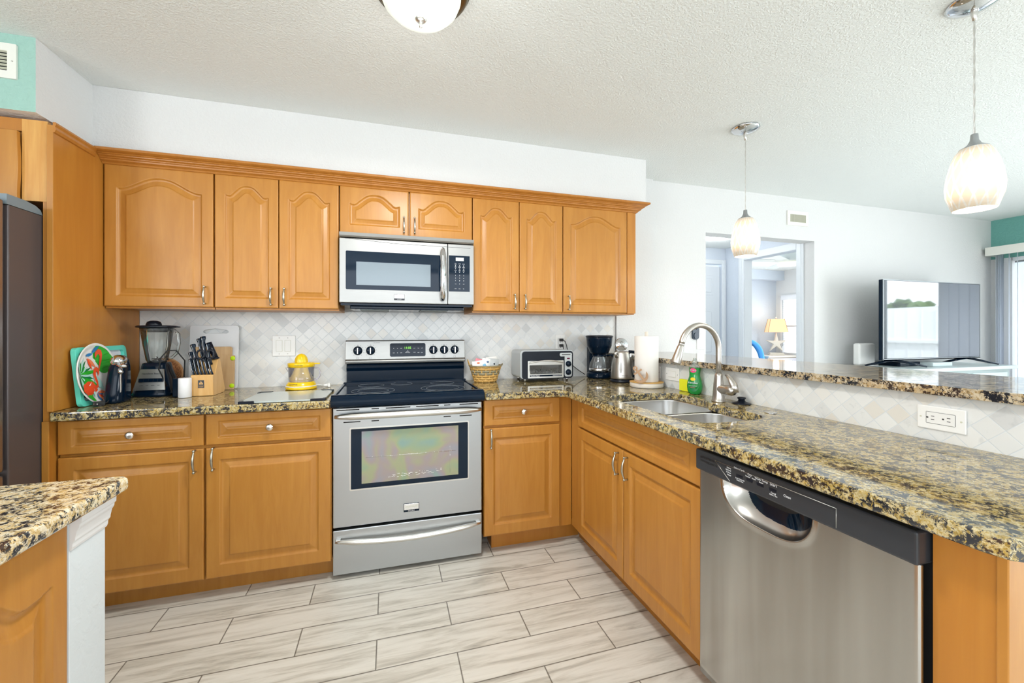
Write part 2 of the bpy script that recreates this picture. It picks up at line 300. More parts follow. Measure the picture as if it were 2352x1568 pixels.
# routed panel fronts -------------------------------------------------
def outline(w,h,ml,mt,mb,arch,amp,flat):
    x0,x1=ml,w-ml; z0,z1=mb,h-mt
    pts=[(x0,z0),(x1,z0)]
    if arch:
        n=48
        for i in range(n+1):
            t=1-2*i/n; tt=min(1,abs(t)/flat); s=.5*(1+math.cos(PI*tt**(1.4 if arch==2 else 1.15)))
            dip=0
            if arch==2 and abs(t)>flat*.8: dip=-.006*math.sin(PI*min(1,max(0,(abs(t)-flat*.8)/(1-flat*.8))))
            pts.append(((x0+x1)/2+t*(x1-x0)/2,z1-amp+amp*s+dip))
    else: pts+=[(x1,z1),(x0,z1)]
    return np.array(pts)
def sdist(px,pz,poly):
    d=np.full(px.shape,9.); ins=np.zeros(px.shape,bool); m=len(poly)
    for i in range(m):
        ax,az=poly[i]; bx,bz=poly[(i+1)%m]; ex,ez=bx-ax,bz-az; L=ex*ex+ez*ez+1e-12
        t=np.clip(((px-ax)*ex+(pz-az)*ez)/L,0,1); d=np.minimum(d,np.hypot(px-ax-t*ex,pz-az-t*ez))
        c=((az>pz)!=(bz>pz))&(px<(bx-ax)*(pz-az)/((bz-az) if abs(bz-az)>1e-12 else 1e-12)+ax); ins^=c
    return np.where(ins,d,-d)
def front(name,fr,u0,u1,z0,z1,parent,mat='maple',arch=0,amp=.05,flat=.93,m=(.055,.055,.055),t=.02,step=.0028,ramp=.024):
    w=u1-u0; h=z1-z0; nx=max(8,int(w/step)); nz=max(8,int(h/step))
    def axis(L,n):
        a=np.linspace(.006,L-.006,n); return np.concatenate([[0,.0015,.003],a,[L-.003,L-.0015,L]])
    X=axis(w,nx);Z=axis(h,nz); px,pz=np.meshgrid(X,Z)
    poly=outline(w,h,m[0],m[1],m[2],arch,amp,flat); d=sdist(px,pz,poly)
    prof_x=np.array([-1,-.0005,.0012,.004,.011,.012,.013+ramp,.0148+ramp,1]); prof_y=np.array([0,0,-.0060,-.0086,-.0096,-.0096,-.0034,0,0])
    hgt=np.interp(d,prof_x,prof_y); e=np.minimum(np.minimum(px,w-px),np.minimum(pz,h-pz))
    hgt=hgt+np.where(e<.006,-.0045*(1-np.sqrt(np.clip(1-(1-e/.006)**2,0,1))),0)
    rl=rootloc(parent); rows,cols=px.shape
    P=[ (fr.p(u0+px[i,j],-hgt[i,j],z0+pz[i,j])-rl)[:] for i in range(rows) for j in range(cols)]
    F=[(i*cols+j,i*cols+j+1,(i+1)*cols+j+1,(i+1)*cols+j) for i in range(rows-1) for j in range(cols-1)]
    nb=len(P); ring=[j for j in range(cols)]+[i*cols+cols-1 for i in range(1,rows)]+[(rows-1)*cols+j for j in range(cols-2,-1,-1)]+[i*cols for i in range(rows-2,0,-1)]
    for k in ring: i,j=divmod(k,cols); P.append((fr.p(u0+px[i,j],t,z0+pz[i,j])-rl)[:])
    L=len(ring)
    for a in range(L): b=(a+1)%L; F.append((ring[b],ring[a],nb+a,nb+b))
    F.append(tuple(nb+a for a in range(L-1,-1,-1))[::-1])
    me=bpy.data.meshes.new(name); me.from_pydata(P,[],F); me.polygons.foreach_set('use_smooth',[True]*((rows-1)*(cols-1))+[False]*(L+1)); me.materials.append(M[mat]); me.update()
    o=bpy.data.objects.new(name,me); C.objects.link(o); o.parent=parent; return o
def pull(fr,u,zc,parent,L=.098,mat='pewter',side=1):
    bm=B(); pts=[]
    for k in range(13):
        a=k/12; s=math.sin(PI*a); pts.append(fr.p(u+side*0,-.016-.014*s,zc-L/2+L*a))
    tube(bm,pts,[.0032+.0028*math.sin(PI*k/12) for k in range(13)],10)
    for z in (zc-L/2,zc+L/2):
        cyl(bm,fr.p(u,0,z),fr.p(u,-.020,z),.0042,.0036,12); lathe(bm,fr.p(u,-.019,z),[(.001,-.006),(.005,-.004),(.0062,0),(.005,.004),(.001,.006)],12)
    return part('handle',bm,mat,parent,label='antique pewter arched pull')
def knob(fr,u,z,parent):
    bm=B(); c=fr.p(u,0,z); a=-fr.D; lathe(bm,c,[(.0065,0),(.0055,.008),(.006,.012),(.015,.016),(.0175,.020),(.016,.025),(.009,.0285),(.001,.0295)],24,axis=a)
    return part('knob',bm,'knob_nickel',parent,label='round brushed nickel knob')
def screws(T,fr,L,mat,r=.003):
    for u,d,z in L: bm=B(); cyl(bm,fr.p(u,d,z),fr.p(u,d-.001,z),r,r,12); part('screw',bm,mat,T)

# ------------------------------------------------------------------ room shell
struct('floor',box(B(),-3.4,8.2,-3.1,7.2,-.05,0),'floor_planks')
struct('ceiling',box(B(),-3.4,8.2,-3.1,7.2,2.44,2.5),'ceiling_white')
bm=B(); box(bm,-3.4,2.506,2.82,2.94,0,2.44); box(bm,2.506,3.70,2.82,2.94,2.065,2.44); box(bm,3.70,6.40,2.82,2.94,0,2.44); struct('wall_back',bm,'wall_white')
bm=B(); box(bm,1.662,1.985,2.797,2.8195,0,2.44); struct('wall_pilaster',bm,'wall_white')
bm=B(); box(bm,-3.4,-3.32,-3.1,-2.5,0,2.44); box(bm,-3.4,-3.32,-.4,2.82,0,2.44); box(bm,-3.4,-3.32,-2.5,-.4,2.3,2.44); box(bm,-3.4,-3.32,-2.5,-.4,0,.35); struct('wall_left',bm,'wall_white')
bm=B(); box(bm,-3.32,-1.9,-3.1,-3.04,0,2.44); box(bm,2.5,6.3,-3.1,-3.04,0,2.44); box(bm,-1.9,2.5,-3.1,-3.04,2.33,2.44); box(bm,-1.9,2.5,-3.1,-3.04,0,1.0); struct('wall_rear',bm,'wall_white')
bm=B(); box(bm,6.25,6.37,-2.2,2.82,2.02,2.44); box(bm,6.25,6.37,-3.04,-2.2,0,2.44); struct('wall_right',bm,'teal_deep')
bm=B(); box(bm,6.25,6.37,2.74,2.82,0,2.02); struct('wall_right_jamb',bm,'wall_white')
# soffits
bm=B(); box(bm,-1.376,1.713,2.495,2.8195,2.128,2.4395); struct('wall_soffit',bm,'wall_white')
bm=B(); box(bm,-3.3,-1.376,2.16,2.8195,2.138,2.4395); o=part('wall_soffit_left',bm,['wall_white','teal_paint','soffit_under']); o['kind']='structure'
for f in o.data.polygons:
    if f.normal.y<-.9: f.material_index=1
    if f.normal.z<-.9: f.material_index=2
# hallway
bm=B(); box(bm,2.2,2.506,2.94,3.93,0,2.44); struct('wall_hall_left',bm,'blue_white')
bm=B(); box(bm,2.3,2.84,3.85,3.95,0,2.44); box(bm,3.64,3.76,3.85,3.95,0,2.44); box(bm,2.84,3.64,3.85,3.95,2.01,2.44); struct('wall_hall_end',bm,'blue_white')
bm=B(); box(bm,3.70,3.80,2.941,2.967,0,2.44); box(bm,3.70,3.80,3.60,3.849,0,2.44); box(bm,3.70,3.80,2.967,3.60,2.02,2.44); struct('wall_hall_right',bm,'blue_white')
struct('ceiling_hall',box(B(),2.51,3.695,2.945,3.845,2.19,2.25),'ceiling_white')
def casing(bm,fr,u0,u1,z,w=.06,t=.014):
    for a,b in ((u0-w,u0),(u1,u1+w)): fr.box(bm,a,b,-t,0,0,z+w,.004); fr.box(bm,a+.012,b-.02,-t-.005,-t+.001,0,z+w-.012,.002)
    fr.box(bm,u0+.0005,u1-.0005,-t,0,z,z+w,.004)
bm=B(); casing(bm,Fr((0,3.85,0),(1,0,0)),2.84,3.64,2.01,.05); struct('trim_1',bm,'jamb_white')
bm=B(); casing(bm,Fr((3.70,0,0),(0,-1,0)),-3.59,-2.985,2.02,.07); box(bm,3.70,3.80,3.588,3.602,0,2.02); box(bm,3.70,3.80,2.966,2.98,0,2.02); struct('trim_2',bm,'jamb_white')
# hall six panel door
F=Fr((0,3.872,0),(1,0,0)); d1=thing('door_1','white six-panel door closed at the end of the hallway','door',(3.24,3.872,0)); d1['kind']='structure'
bm=B(); F.box(bm,2.845,3.632,0,.035,.01,1.985); part('door_leaf',bm,'door_white',d1)
for u in (2.93,3.31):
    for z0,z1 in ((.22,.82),(.98,1.50),(1.66,1.88)):
        bm=B(); F.box(bm,u,u+.235,-.003,.001,z0,z1,.0025); F.box(bm,u+.03,u+.205,-.008,-.001,z0+.03,z1-.03,.006); part('door_panel',bm,'door_white',d1)
# bedroom shell
struct('wall_bedroom_back',box(B(),3.7,7.6,6.5,6.6,0,2.44),'blue_white')
bm=B(); box(bm,7.5,7.6,6.38,6.6,0,2.44); box(bm,7.5,7.6,2.9,5.0,0,2.44); box(bm,7.5,7.6,5.0,6.38,1.94,2.44); box(bm,7.5,7.6,5.0,6.38,0,.80); struct('wall_bedroom_right',bm,'wall_white')
bm=B(); box(bm,6.4,7.6,2.90,2.96,0,2.44); struct('wall_bedroom_front',bm,'blue_white')
struct('beam',box(B(),3.8,7.499,6.318,6.499,2.255,2.4395),'blue_white')
w=thing('window_1','bedroom window with a white frame and half drawn blind','window',(7.5,5.7,.8)); w['kind']='structure'
bm=B(); box(bm,7.47,7.53,5.0,6.38,1.90,1.96); box(bm,7.47,7.53,5.0,6.38,.78,.83); box(bm,7.47,7.53,6.34,6.38,.8,1.94); box(bm,7.47,7.53,5.0,5.04,.8,1.94); box(bm,7.5,7.53,5.02,6.36,1.33,1.37); part('window_frame',bm,'white_trim',w)
bm=B(); box(bm,7.54,7.545,5.0,6.38,.8,1.94); part('window_pane',bm,'clear_glass',w)
bm=B(); box(bm,7.455,7.50,5.02,6.36,1.86,1.94)
for k in range(21): box(bm,7.46,7.485,5.04,6.34,.98+.042*k,.983+.042*k)
part('blind',bm,'blind_white',w)
bm=B(); tube(bm,[(7.45,6.31,1.86),(7.45,6.31,.95)],.004,6); part('blind_cord',bm,'alu',w)

# outdoors beyond the sliding door
tag(part('patio_ground',box(B(),6.4,16,-9,9,-.2,-.06),'patio'),'pale concrete patio outside the sliding door','ground',kind='structure')
tag(part('stucco_pier',box(B(),7.45,7.9,2.95,3.8,-.2,3.2),'stucco_out'),'rough cream stucco pier just outside the sliding door','pillar',kind='structure')
bm=B(); box(bm,10.6,10.7,-9,5,-.1,1.75); box(bm,10.56,10.6,-9,5,1.0,1.06); 
for k in range(60): box(bm,10.585,10.601,-9+.24*k,-8.985+.24*k,0,1.7)
tag(part('yard_fence',bm,'fence_white'),'white board fence across the yard outside','fence')
random.seed(3); bm=B()
for k in range(260):
    c=Vector((11.2+random.random()*.9,-7.5+12*k/260,1.25+random.random()*(.45+.22*math.sin(k*.09)**2))); bmesh.ops.create_icosphere(bm,subdivisions=2,radius=.10+.14*random.random(),matrix=Matrix.Translation(c))
for v in bm.verts: v.co+=Vector((random.uniform(-.06,.06),random.uniform(-.06,.06),random.uniform(-.06,.06)))
tag(part('yard_hedge',bm,'hedge'),'green hedge growing behind the white yard fence','hedge',kind='stuff')
# sliding door
sd=thing('door_2','tall sliding glass door in a pale frame behind vertical blinds','door',(6.3,1.2,0)); sd['kind']='structure'
bm=B()
for y0,y1 in ((2.68,2.74),(1.08,1.13),(-.55,-.50),(-2.2,-2.15)): box(bm,6.29,6.34,y0,y1,0,2.02)
box(bm,6.29,6.34,-2.2,2.74,1.97,2.02); box(bm,6.29,6.34,-2.2,2.74,0,.06); part('door_frame',bm,'alu',sd)
bm=B(); box(bm,6.24,6.285,2.655,2.74,0,2.02); box(bm,6.24,6.285,-2.2,2.66,1.985,2.02); part('inner_frame',bm,'white_trim',sd)
bm=B(); box(bm,6.312,6.318,-2.15,2.68,.06,1.97); part('door_pane',bm,'clear_glass',sd)
bl=thing('vertical_blind','white vertical blinds hanging from a cream valance over the sliding door','blind',(6.18,1.8,2.05))
bm=B(); box(bm,6.08,6.10,1.0,2.79,2.045,2.135,.003); box(bm,6.1005,6.24,2.772,2.7895,2.046,2.134); part('valance',bm,'vent_cream',bl)
sl=[(2.735,80),(2.715,82),(2.70,84),(2.645,62),(2.585,66)]+[(2.42-.088*k,24+4*math.sin(k*2.1)) for k in range(8)]
for y,a in sl:
    bm=B(); a=math.radians(a); dx=.044*math.sin(a); dy=.044*math.cos(a); n=6; va=[]
    for z in (.05,2.06):
        row=[]
        for k in range(n+1):
            t=-1+2*k/n; q=.006*(1-t*t); row.append(bm.verts.new((6.165+dx*t+q*math.cos(a),y+dy*t+q*math.sin(a),z)))
        va.append(row)
    for k in range(n): f=bm.faces.new((va[0][k],va[0][k+1],va[1][k+1],va[1][k])); f.smooth=True
    o=part('blind_slat',bm,'blind_slats',bl); md=o.modifiers.new('s','SOLIDIFY'); md.thickness=.001

# vents, hall can light
def vent(name,label,fr,u0,u1,z0,z1,parentloc,vert=True,nslat=11):
    v=thing(name,label,'vent',parentloc)
    bm=B(); plate(bm,rrect(u0,u1,z0,z1,.003,2),[rrect(u0+.032,u1-.028,z0+.03,z1-.03,.002,2)],lambda p,q,h:fr.p(p,h,q),-.008,.0); part('frame',bm,'vent_cream',v)
    bm=B(); fr.box(bm,u0+.03,u1-.026,-.001,0,z0+.028,z1-.028); part('backing',bm,'dark_gap',v)
    for k in range(nslat):
        bm=B()
        if vert: u=u0+.04+(u1-u0-.076)*k/(nslat-1); bm=plate(bm,[(u-.001,-.001),(u+.0045,-.009),(u+.0065,-.0085),(u+.0015,-.0005)],[],lambda p,q,h:fr.p(p,q,h),z0+.03,z1-.03)
        else: z=z0+.036+(z1-z0-.072)*k/(nslat-1); bm=plate(bm,[(-.001,z),(-.008,z+.004),(-.0075,z+.006),(-.0005,z+.002)],[],lambda p,q,h:fr.p(h,p,q),u0+.03,u1-.028)
        part('slat',bm,'vent_slat',v)
    screws(v,fr,((u0+.015,-.008,(z0+z1)/2),(u1-.012,-.008,(z0+z1)/2)),'satin_metal')
FB=Fr((0,2.82,0),(1,0,0))
vent('wall_vent','white air vent with upright slats high on the wall above the hallway opening',FB,3.375,3.62,2.19,2.318,(3.5,2.82,2.25))
vent('air_vent','cream air vent set in the teal wall above the refrigerator',Fr((0,2.16,0),(1,0,0)),-1.74,-1.432,2.258,2.397,(-1.58,2.16,2.33),False,6)
cl=thing('recessed_light','small round recessed ceiling light glowing in the hallway','light',(3.15,3.35,2.19))
bm=B(); lathe(bm,(3.15,3.35,2.19),[(.055,-.006),(.075,-.004),(.078,0)],24,cap=False); part('trim_ring',bm,'white_plastic',cl)
bm=B(); cyl(bm,(3.15,3.35,2.185),(3.15,3.35,2.188),.053); part('lens',bm,'can_light',cl)
hl=bpy.data.lights.new('hall','POINT'); hl.energy=6; hl.shadow_soft_size=.05; ho=bpy.data.objects.new('hall_light_source',hl); C.objects.link(ho); ho.parent=cl; ho.location=(0,0,-.06)

# ------------------------------------------------------------------ base cabinets
FK=Fr((0,2.23,0),(1,0,0)); FP=Fr((1.015,0,0),(0,-1,0))
def carcass(T,fr,u0,u1,depth,z0,z1,toe=.075,mat='maple',name='body'):
    bm=B(); fr.box(bm,u0,u1,.021,depth,.105,z1); part(name,bm,mat,T)
    bm=B(); fr.box(bm,u0+.002,u1-.002,.021+toe,.12+toe,0.0,.104); part('toe_kick',bm,mat,T)
c=thing('base_cabinet','wide maple base cabinet left of the stove with two drawers above two doors','cabinet',(-.815,2.5,0),'maple base cabinets')
carcass(c,FK,-1.352,-.277,.58,.1,.874)
for u0,u1,k in ((-1.350,-.820,(-1.350-.820)/2-.005),(-.811,-.279,-.545)):
    d=front('drawer',FK,u0,u1,.722,.865,c,m=(.05,.034,.034),ramp=.018); knob(FK,k if k<-1 else -.545,.793,d)
for u0,u1,hu in ((-1.350,-.820,-.852),(-.811,-.279,-.779)):
    d=front('door',FK,u0,u1,.104,.708,c,m=(.058,.056,.062)); pull(FK,hu,.655 if hu<-.8 else .660,d)
c=thing('base_cabinet','narrow maple base cabinet right of the stove with one drawer above one door','cabinet',(.78,2.5,0),'maple base cabinets')
bm=B(); FK.box(bm,.503,1.0355,.021,.58,.105,.874); part('body',bm,'maple_panel',c)
bm=B(); FK.box(bm,.565,1.115,.092,.2,0,.104); part('toe_kick',bm,'maple_panel',c)
d=front('drawer',FK,.503,.953,.724,.867,c,m=(.05,.034,.034),ramp=.018); knob(FK,.728,.796,d)
d=front('door',FK,.503,.953,.114,.710,c,m=(.055,.056,.06)); pull(FK,.538,.655,d)
c=thing('base_cabinet','maple sink base cabinet with a wide false front above two doors','cabinet',(1.3,1.64,0),'maple base cabinets')
bm=B(); FP.box(bm,-2.245,-1.163,.021,.045,.105,.874); FP.box(bm,-2.245,-1.163,.046,.59,.105,.60); part('body',bm,'maple',c)
bm=B(); FP.box(bm,-2.30,-1.163,.095,.15,0,.104); part('toe_kick',bm,'maple_panel',c)
d=front('false_front',FP,-2.125,-1.166,.718,.862,c,m=(.055,.034,.034),ramp=.018)
d=front('door',FP,-2.125,-1.655,.122,.708,c,m=(.052,.056,.06)); pull(FP,-1.690,.640,d)
d=front('door',FP,-1.650,-1.166,.122,.708,c,m=(.052,.056,.06)); pull(FP,-1.613,.640,d)
c=thing('end_panel','plain maple end cabinet closing the counter right of the dishwasher','cabinet',(1.3,.49,0))
bm=B(); FP.box(bm,-.541,-.442,.004,.59,0,.874); part('body',bm,'maple_panel',c)
bm=B(); FP.box(bm,-.452,-.436,0,.595,0,.874,.002); part('end_board',bm,'maple',c)

# ------------------------------------------------------------------ dishwasher
dw=thing('dishwasher','stainless steel dishwasher with a dark grey control strip under the counter','dishwasher',(1.3,.855,0))
FD=Fr((.998,0,0),(0,-1,0))
bm=B(); FD.box(bm,-1.157,-.545,.045,.60,.08,.868); part('tub',bm,'black_matte',dw)
# door skin with pocket handle
ys=np.linspace(-1.155,-.549,230); zs=np.concatenate([np.linspace(.115,.66,20),np.linspace(.664,.789,110)])
Pv=[];Fc=[]
for z in zs:
    for u in ys:
        a=(u+.905)/.142; t=(z-.789)/.092; r=math.sqrt(abs(a)**3.2+t*t) if z>.66 else 9; 
        s=max(0,1-r**1.3)**.8 if r<1 else 0; lip=.004*math.exp(-((r-1.02)/.09)**2)
        e=min(u+1.155,-.549-u); rd=-.008*(1-math.sqrt(max(0,1-(1-min(e,.012)/.012)**2)))
        Pv.append((FD.p(u,.060*s-lip-rd,z)-rootloc(dw))[:])
nc=len(ys)
for i in range(len(zs)-1):
    for j in range(nc-1): Fc.append((i*nc+j,i*nc+j+1,(i+1)*nc+j+1,(i+1)*nc+j))
me=bpy.data.meshes.new('door_skin'); me.from_pydata(Pv,[],Fc); me.polygons.foreach_set('use_smooth',[True]*len(Fc)); me.materials.append(M['steel_v']); me.materials.append(M['black_gloss'])
for q_ in me.polygons:
    w_=sum((me.vertices[i].co for i in q_.vertices),Vector())/len(q_.vertices); u_=-(w_.y+.855); z_=w_.z; a_=(u_+.885)/.110; t_=(z_-.789)/.066
    if z_>.66 and abs(a_)**3+t_*t_<1: q_.material_index=1
dd=bpy.data.objects.new('door',me); C.objects.link(dd); dd.parent=dw; md=dd.modifiers.new('s','SOLIDIFY'); md.thickness=.004; md.offset=-1; dd['label']='brushed steel dishwasher door with a scooped handle'
bm=B(); FD.box(bm,-1.157,-.547,-.012,.04,.790,.858,.006,3); part('control_panel',bm,'dw_grey',dw)
FG=Fr((.986,0,0),(0,-1,0))
cp=dw.children[-1]
bm=B()
for r_ in range(2):
    for k in range(5): FG.box(bm,-1.133+.015*k,-1.121+.015*k,-.0006,.001,.834-.012*r_,.840-.012*r_)
part('vent_slots',bm,'black_matte',cp)
bm=B(); 
for a,b_ in (((-1.07,.842),(-.70,.842)),((-.70,.842),(-.70,.797)),((-1.07,.842),(-1.01,.797))): tube(bm,[FG.p(a[0],-.0005,a[1]),FG.p(b_[0],-.0005,b_[1])],.0007,6)
part('outline',bm,'satin_metal',cp)
def T1(b,s,u,z,al='CENTER'): text(b,s,FG.p(u,-.0008,z),(0,-1,0),(0,0,1),'ink_white',cp,.0002,al)
T1('Heavy',.0065,-1.005,.836,'RIGHT'); T1('Normal',.0065,-1.005,.829,'RIGHT'); T1('1 Hour',.0065,-1.005,.822,'RIGHT'); T1('Rinse',.0065,-1.005,.815,'RIGHT')
T1('Select Cycle',.0078,-.975,.844); T1('Lock Controls\nHold 3 Sec',.0055,-.972,.813); T1('Dry',.0088,-.938,.840); T1('Heated    Boost',.0055,-.935,.833); T1('Wash Temp',.0085,-.90,.838); T1('Boost',.0055,-.90,.831); T1('Start',.0110,-.862,.838); T1('Cancel\nHold 3 Sec',.0055,-.862,.813); T1('Clean',.0090,-.822,.822)
bm=B()
for u in (-.985,-.95,-.915,-.875): FG.box(bm,u,u+.022,-.0006,.001,.820,.828)
part('buttons',bm,'black_plastic',cp)
bm=B(); FD.box(bm,-1.15,-.55,.06,.1,0,.10); part('toe_panel',bm,'black_matte',dw)

# ------------------------------------------------------------------ counters, sink, knee wall, bar
def slab(name,outer,holes,z0,z1,mat,label,cat,bev=.006):
    bm=B(); plate(bm,outer,holes,XY,z0,z1); o=part(name,bm,mat,bevel=bev); return tag(o,label,cat)
sink_cut=[(1.062,1.34),(1.062,1.80),(1.075,1.86),(1.11,1.905),(1.17,1.93),(1.40,1.93),(1.455,1.91),(1.482,1.87),(1.485,1.80),(1.478,1.68),(1.462,1.635),(1.438,1.60),(1.432,1.54),(1.428,1.34),(1.418,1.295),(1.385,1.262),(1.33,1.245),(1.17,1.245),(1.11,1.258),(1.075,1.295)]
slab('countertop',[(-1.338,2.166),(-.276,2.166),(-.276,2.818),(-1.338,2.818)],[],.877,.914,'granite','gold and black granite countertop left of the stove','countertop')
cor=[(.962,.43),(.955,.46)]
out=[(.500,2.166),(.925,2.166),(.945,2.16),(.955,2.14),(.955,.44),(.962,.412),(.985,.397),(1.608,.397),(1.608,2.818),(.500,2.818)]
slab('countertop',out,[sink_cut],.877,.914,'granite','L-shaped gold and black granite countertop around the sink','countertop')
sk=thing('kitchen_sink','undermount stainless steel sink with two bowls','sink',(1.26,1.6,.72))
def bowl(name,x0,x1,y0,y1,zb,label):
    bm=B(); o_=rrect(x0-.012,x1+.012,y0-.006,y1+.006,.075,7); i_=rrect(x0,x1,y0,y1,.07,7); lo=rrect(x0+.01,x1-.01,y0+.01,y1-.01,.06,7); b1=rrect(x0+.022,x1-.022,y0+.022,y1-.022,.05,7)
    R=[[bm.verts.new((*p,z)) for p in l] for l,z in ((o_,.8755),(i_,.8755),(i_,.872),(lo,zb+.03),(b1,zb+.006))]
    cx,cy=(x0+x1)/2,(y0+y1)/2; R.append([bm.verts.new((cx+(p[0]-cx)*.12,cy+(p[1]-cy)*.12,zb)) for p in b1])
    for a,b in zip(R,R[1:]):
        n=len(a)
        for k in range(n): f=bm.faces.new((a[k],a[(k+1)%n],b[(k+1)%n],b[k])); f.smooth=True
    bm.faces.new(R[-1]); part(name,bm,'steel_sink',sk,recalc=True)
    bm=B(); lathe(bm,(cx,cy,zb+.001),[(.042,0),(.044,.003),(.036,.004),(.03,-.004),(.005,-.006)],24); part('drain',bm,'chrome',sk)
bowl('bowl',1.068,1.482,1.585,1.925,.70,''); bowl('bowl',1.068,1.432,1.25,1.560,.73,'')
# knee wall with tile and bar top
bm=B(); box(bm,1.618,1.76,.42,2.796,0,1.056); struct('wall_knee',bm,'wall_white')
o=part('wall_knee_tile',box(B(),1.6085,1.6175,.42,2.796,.875,1.0565),'marble_knee'); o['kind']='structure'; o['label']='white marble tiles set as diamonds on the low wall behind the sink'
o=part('wall_back_tile',box(B(),-1.339,1.658,2.8125,2.8195,.914,1.372),'marble_back'); o['kind']='structure'; o['label']='white marble tiles set as diamonds behind the stove'
slab('bar_top',rrect(1.57,2.13,.30,2.795,.02,4),[],1.0575,1.087,'granite_bar','long raised granite bar top above the tiled low wall','bar top',.008)

# ------------------------------------------------------------------ upper cabinets
FU=Fr((0,2.50,0),(1,0,0)); G='maple wall cabinets'
def upper(label,u0,u1,z0,doors,z1=2.068,filler=None):
    c=thing('wall_cabinet',label,'cabinet',((u0+u1)/2,2.66,z0),G)
    bm=B(); FU.box(bm,u0+.001,u1-.001,.021,.311,z0-.010,2.10); part('body',bm,'maple_panel',c)
    for d0,d1,hu,a,ft,amp in doors:
        d=front('door',FU,d0,d1,z0,z1,c,arch=a,amp=amp,flat=ft,m=(.052 if d1-d0>.35 else .047,.052 if z0<1.7 else .040,.052 if z0<1.7 else .05),ramp=.022 if z0<1.7 else .018)
        pull(FU,hu,z0+(.062 if z0<1.7 else .065),d,L=.086)
    if filler: bm=B(); FU.box(bm,filler[0],filler[1],.003,.022,z0-.002,2.068); part('filler_strip',bm,'maple_panel',c)
upper('leftmost maple wall cabinet with one wide arched door',-1.338,-.874,1.373,[(-1.335,-.877,-.911,1,.95,.062)])
upper('maple wall cabinet left of the microwave with two narrow arched doors',-.872,-.270,1.373,[(-.870,-.575,-.607,2,.80,.050),(-.571,-.272,-.543,2,.80,.050)])
upper('short maple wall cabinet over the microwave with two low arched doors',-.268,.489,1.803,[(-.266,.109,.082,2,.84,.055),(.116,.487,.143,2,.84,.055)])
upper('maple wall cabinet right of the microwave with two narrow arched doors',.4905,1.0905,1.373,[(.492,.789,.757,2,.80,.050),(.793,1.088,.826,2,.80,.050)])
upper('rightmost maple wall cabinet with one wide arched door',1.092,1.636,1.373,[(1.094,1.566,1.128,1,.95,.062)],filler=(1.571,1.635))
# crown moulding with a mitred return
prof=[(0,2.065),(-.006,2.067),(-.010,2.076),(-.022,2.084),(-.024,2.092),(-.030,2.095),(-.031,2.099),(-.041,2.105),(-.042,2.110),(-.048,2.113),(-.050,2.117),(-.062,2.122),(-.068,2.127),(-.068,2.139),(-.064,2.143),(0,2.143)]; prof=[(d,2.065+(z-2.065)*.80) for d,z in prof]
bm=B(); L=[[bm.verts.new((-1.3385,2.502+d,z)) for d,z in prof],[bm.verts.new((1.640-d,2.502+d,z)) for d,z in prof],[bm.verts.new((1.640-d,2.815,z)) for d,z in prof]]
for a,b in zip(L,L[1:]):
    for k in range(len(prof)): j=(k+1)%len(prof); bm.faces.new((a[k],a[j],b[j],b[k]))
bm.faces.new(L[0]); bm.faces.new(L[-1]); o=tag(part('crown_moulding',bm,'crown_wood'),'stepped maple crown moulding running along the top of the wall cabinets','moulding'); 
# tall panel, fridge cabinet, fridge
t=thing('tall_panel','tall maple side panel between the refrigerator and the counter','panel',(-1.35,2.5,0))
bm=B(); box(bm,-1.357,-1.340,2.196,2.8115,.9145,2.106); box(bm,-1.376,-1.3575,2.197,2.8115,0,2.10); part('board',bm,'maple_panel',t)
bm=B(); box(bm,-1.360,-1.3395,2.190,2.1965,.9145,2.106,.001); box(bm,-1.377,-1.354,2.190,2.1965,0,.874,.001); part('edge_band',bm,'maple',t)
bm=B(); plate(bm,[(-1.340,2.075),(-1.334,2.077),(-1.330,2.088),(-1.333,2.100),(-1.3285,2.110),(-1.330,2.118),(-1.340,2.118)],[],lambda p,q,h:(p,h,q),2.19,2.44); part('top_trim',bm,'crown_wood',t)
c=thing('wall_cabinet','maple cabinet above the refrigerator with a peeling door edge','cabinet',(-1.9,2.4,1.78),G)
bm=B(); box(bm,-2.6,-1.378,2.215,2.81,1.788,2.12); part('body',bm,'maple_panel',c)
bm=B(); box(bm,-1.443,-1.361,2.196,2.215,1.786,2.12); part('stile',bm,'oak_stile',c,label='bare oak strip beside the door')
bm=B(); box(bm,-2.6,-1.444,2.197,2.215,2.07,2.12); part('rail',bm,'maple_panel',c)
bm=B(); n=24; poly=[(-1.9,1.80),(-1.9,2.066),(-1.4465,2.064)]+[(-1.4465+.0035*math.sin(PI*k/n)**2,2.064-(2.064-1.792)*k/n) for k in range(1,n)]+[(-1.4455,1.790)]
plate(bm,poly,[],lambda p,q,h:(p,h,q),2.176,2.1955); part('door',bm,'maple',c,bevel=.003)
fg=thing('refrigerator','tall grey steel refrigerator with dark side beside the tall panel','refrigerator',(-1.85,2.4,0))
bm=B(); box(bm,-2.29,-1.38,2.04,2.76,.02,1.728,.004); part('body',bm,'fridge_side',fg)
for a,b in ((-2.289,-1.838),(-1.832,-1.3835)):
    bm=B(); box(bm,a,b,1.972,2.032,.72,1.745,.012,3); part('door',bm,'fridge_steel',fg)
bm=B(); box(bm,-2.289,-1.3835,1.972,2.032,.06,.712,.012,3); part('freezer_drawer',bm,'fridge_steel',fg)
bm=B(); plate(bm,[(2.036,1.7295),(2.036,1.768),(2.12,1.767),(2.17,1.760),(2.195,1.748),(2.205,1.7295)],[],lambda p,q,h:(h,p,q),-1.62,-1.382); part('hinge_cover',bm,'fridge_cap',fg)
for u in (-1.87,-1.80):
    bm=B(); tube(bm,[(u,1.97,.8),(u,1.93,.83),(u,1.93,1.6),(u,1.97,1.63)],.012,10); part('handle',bm,'satin_metal',fg)

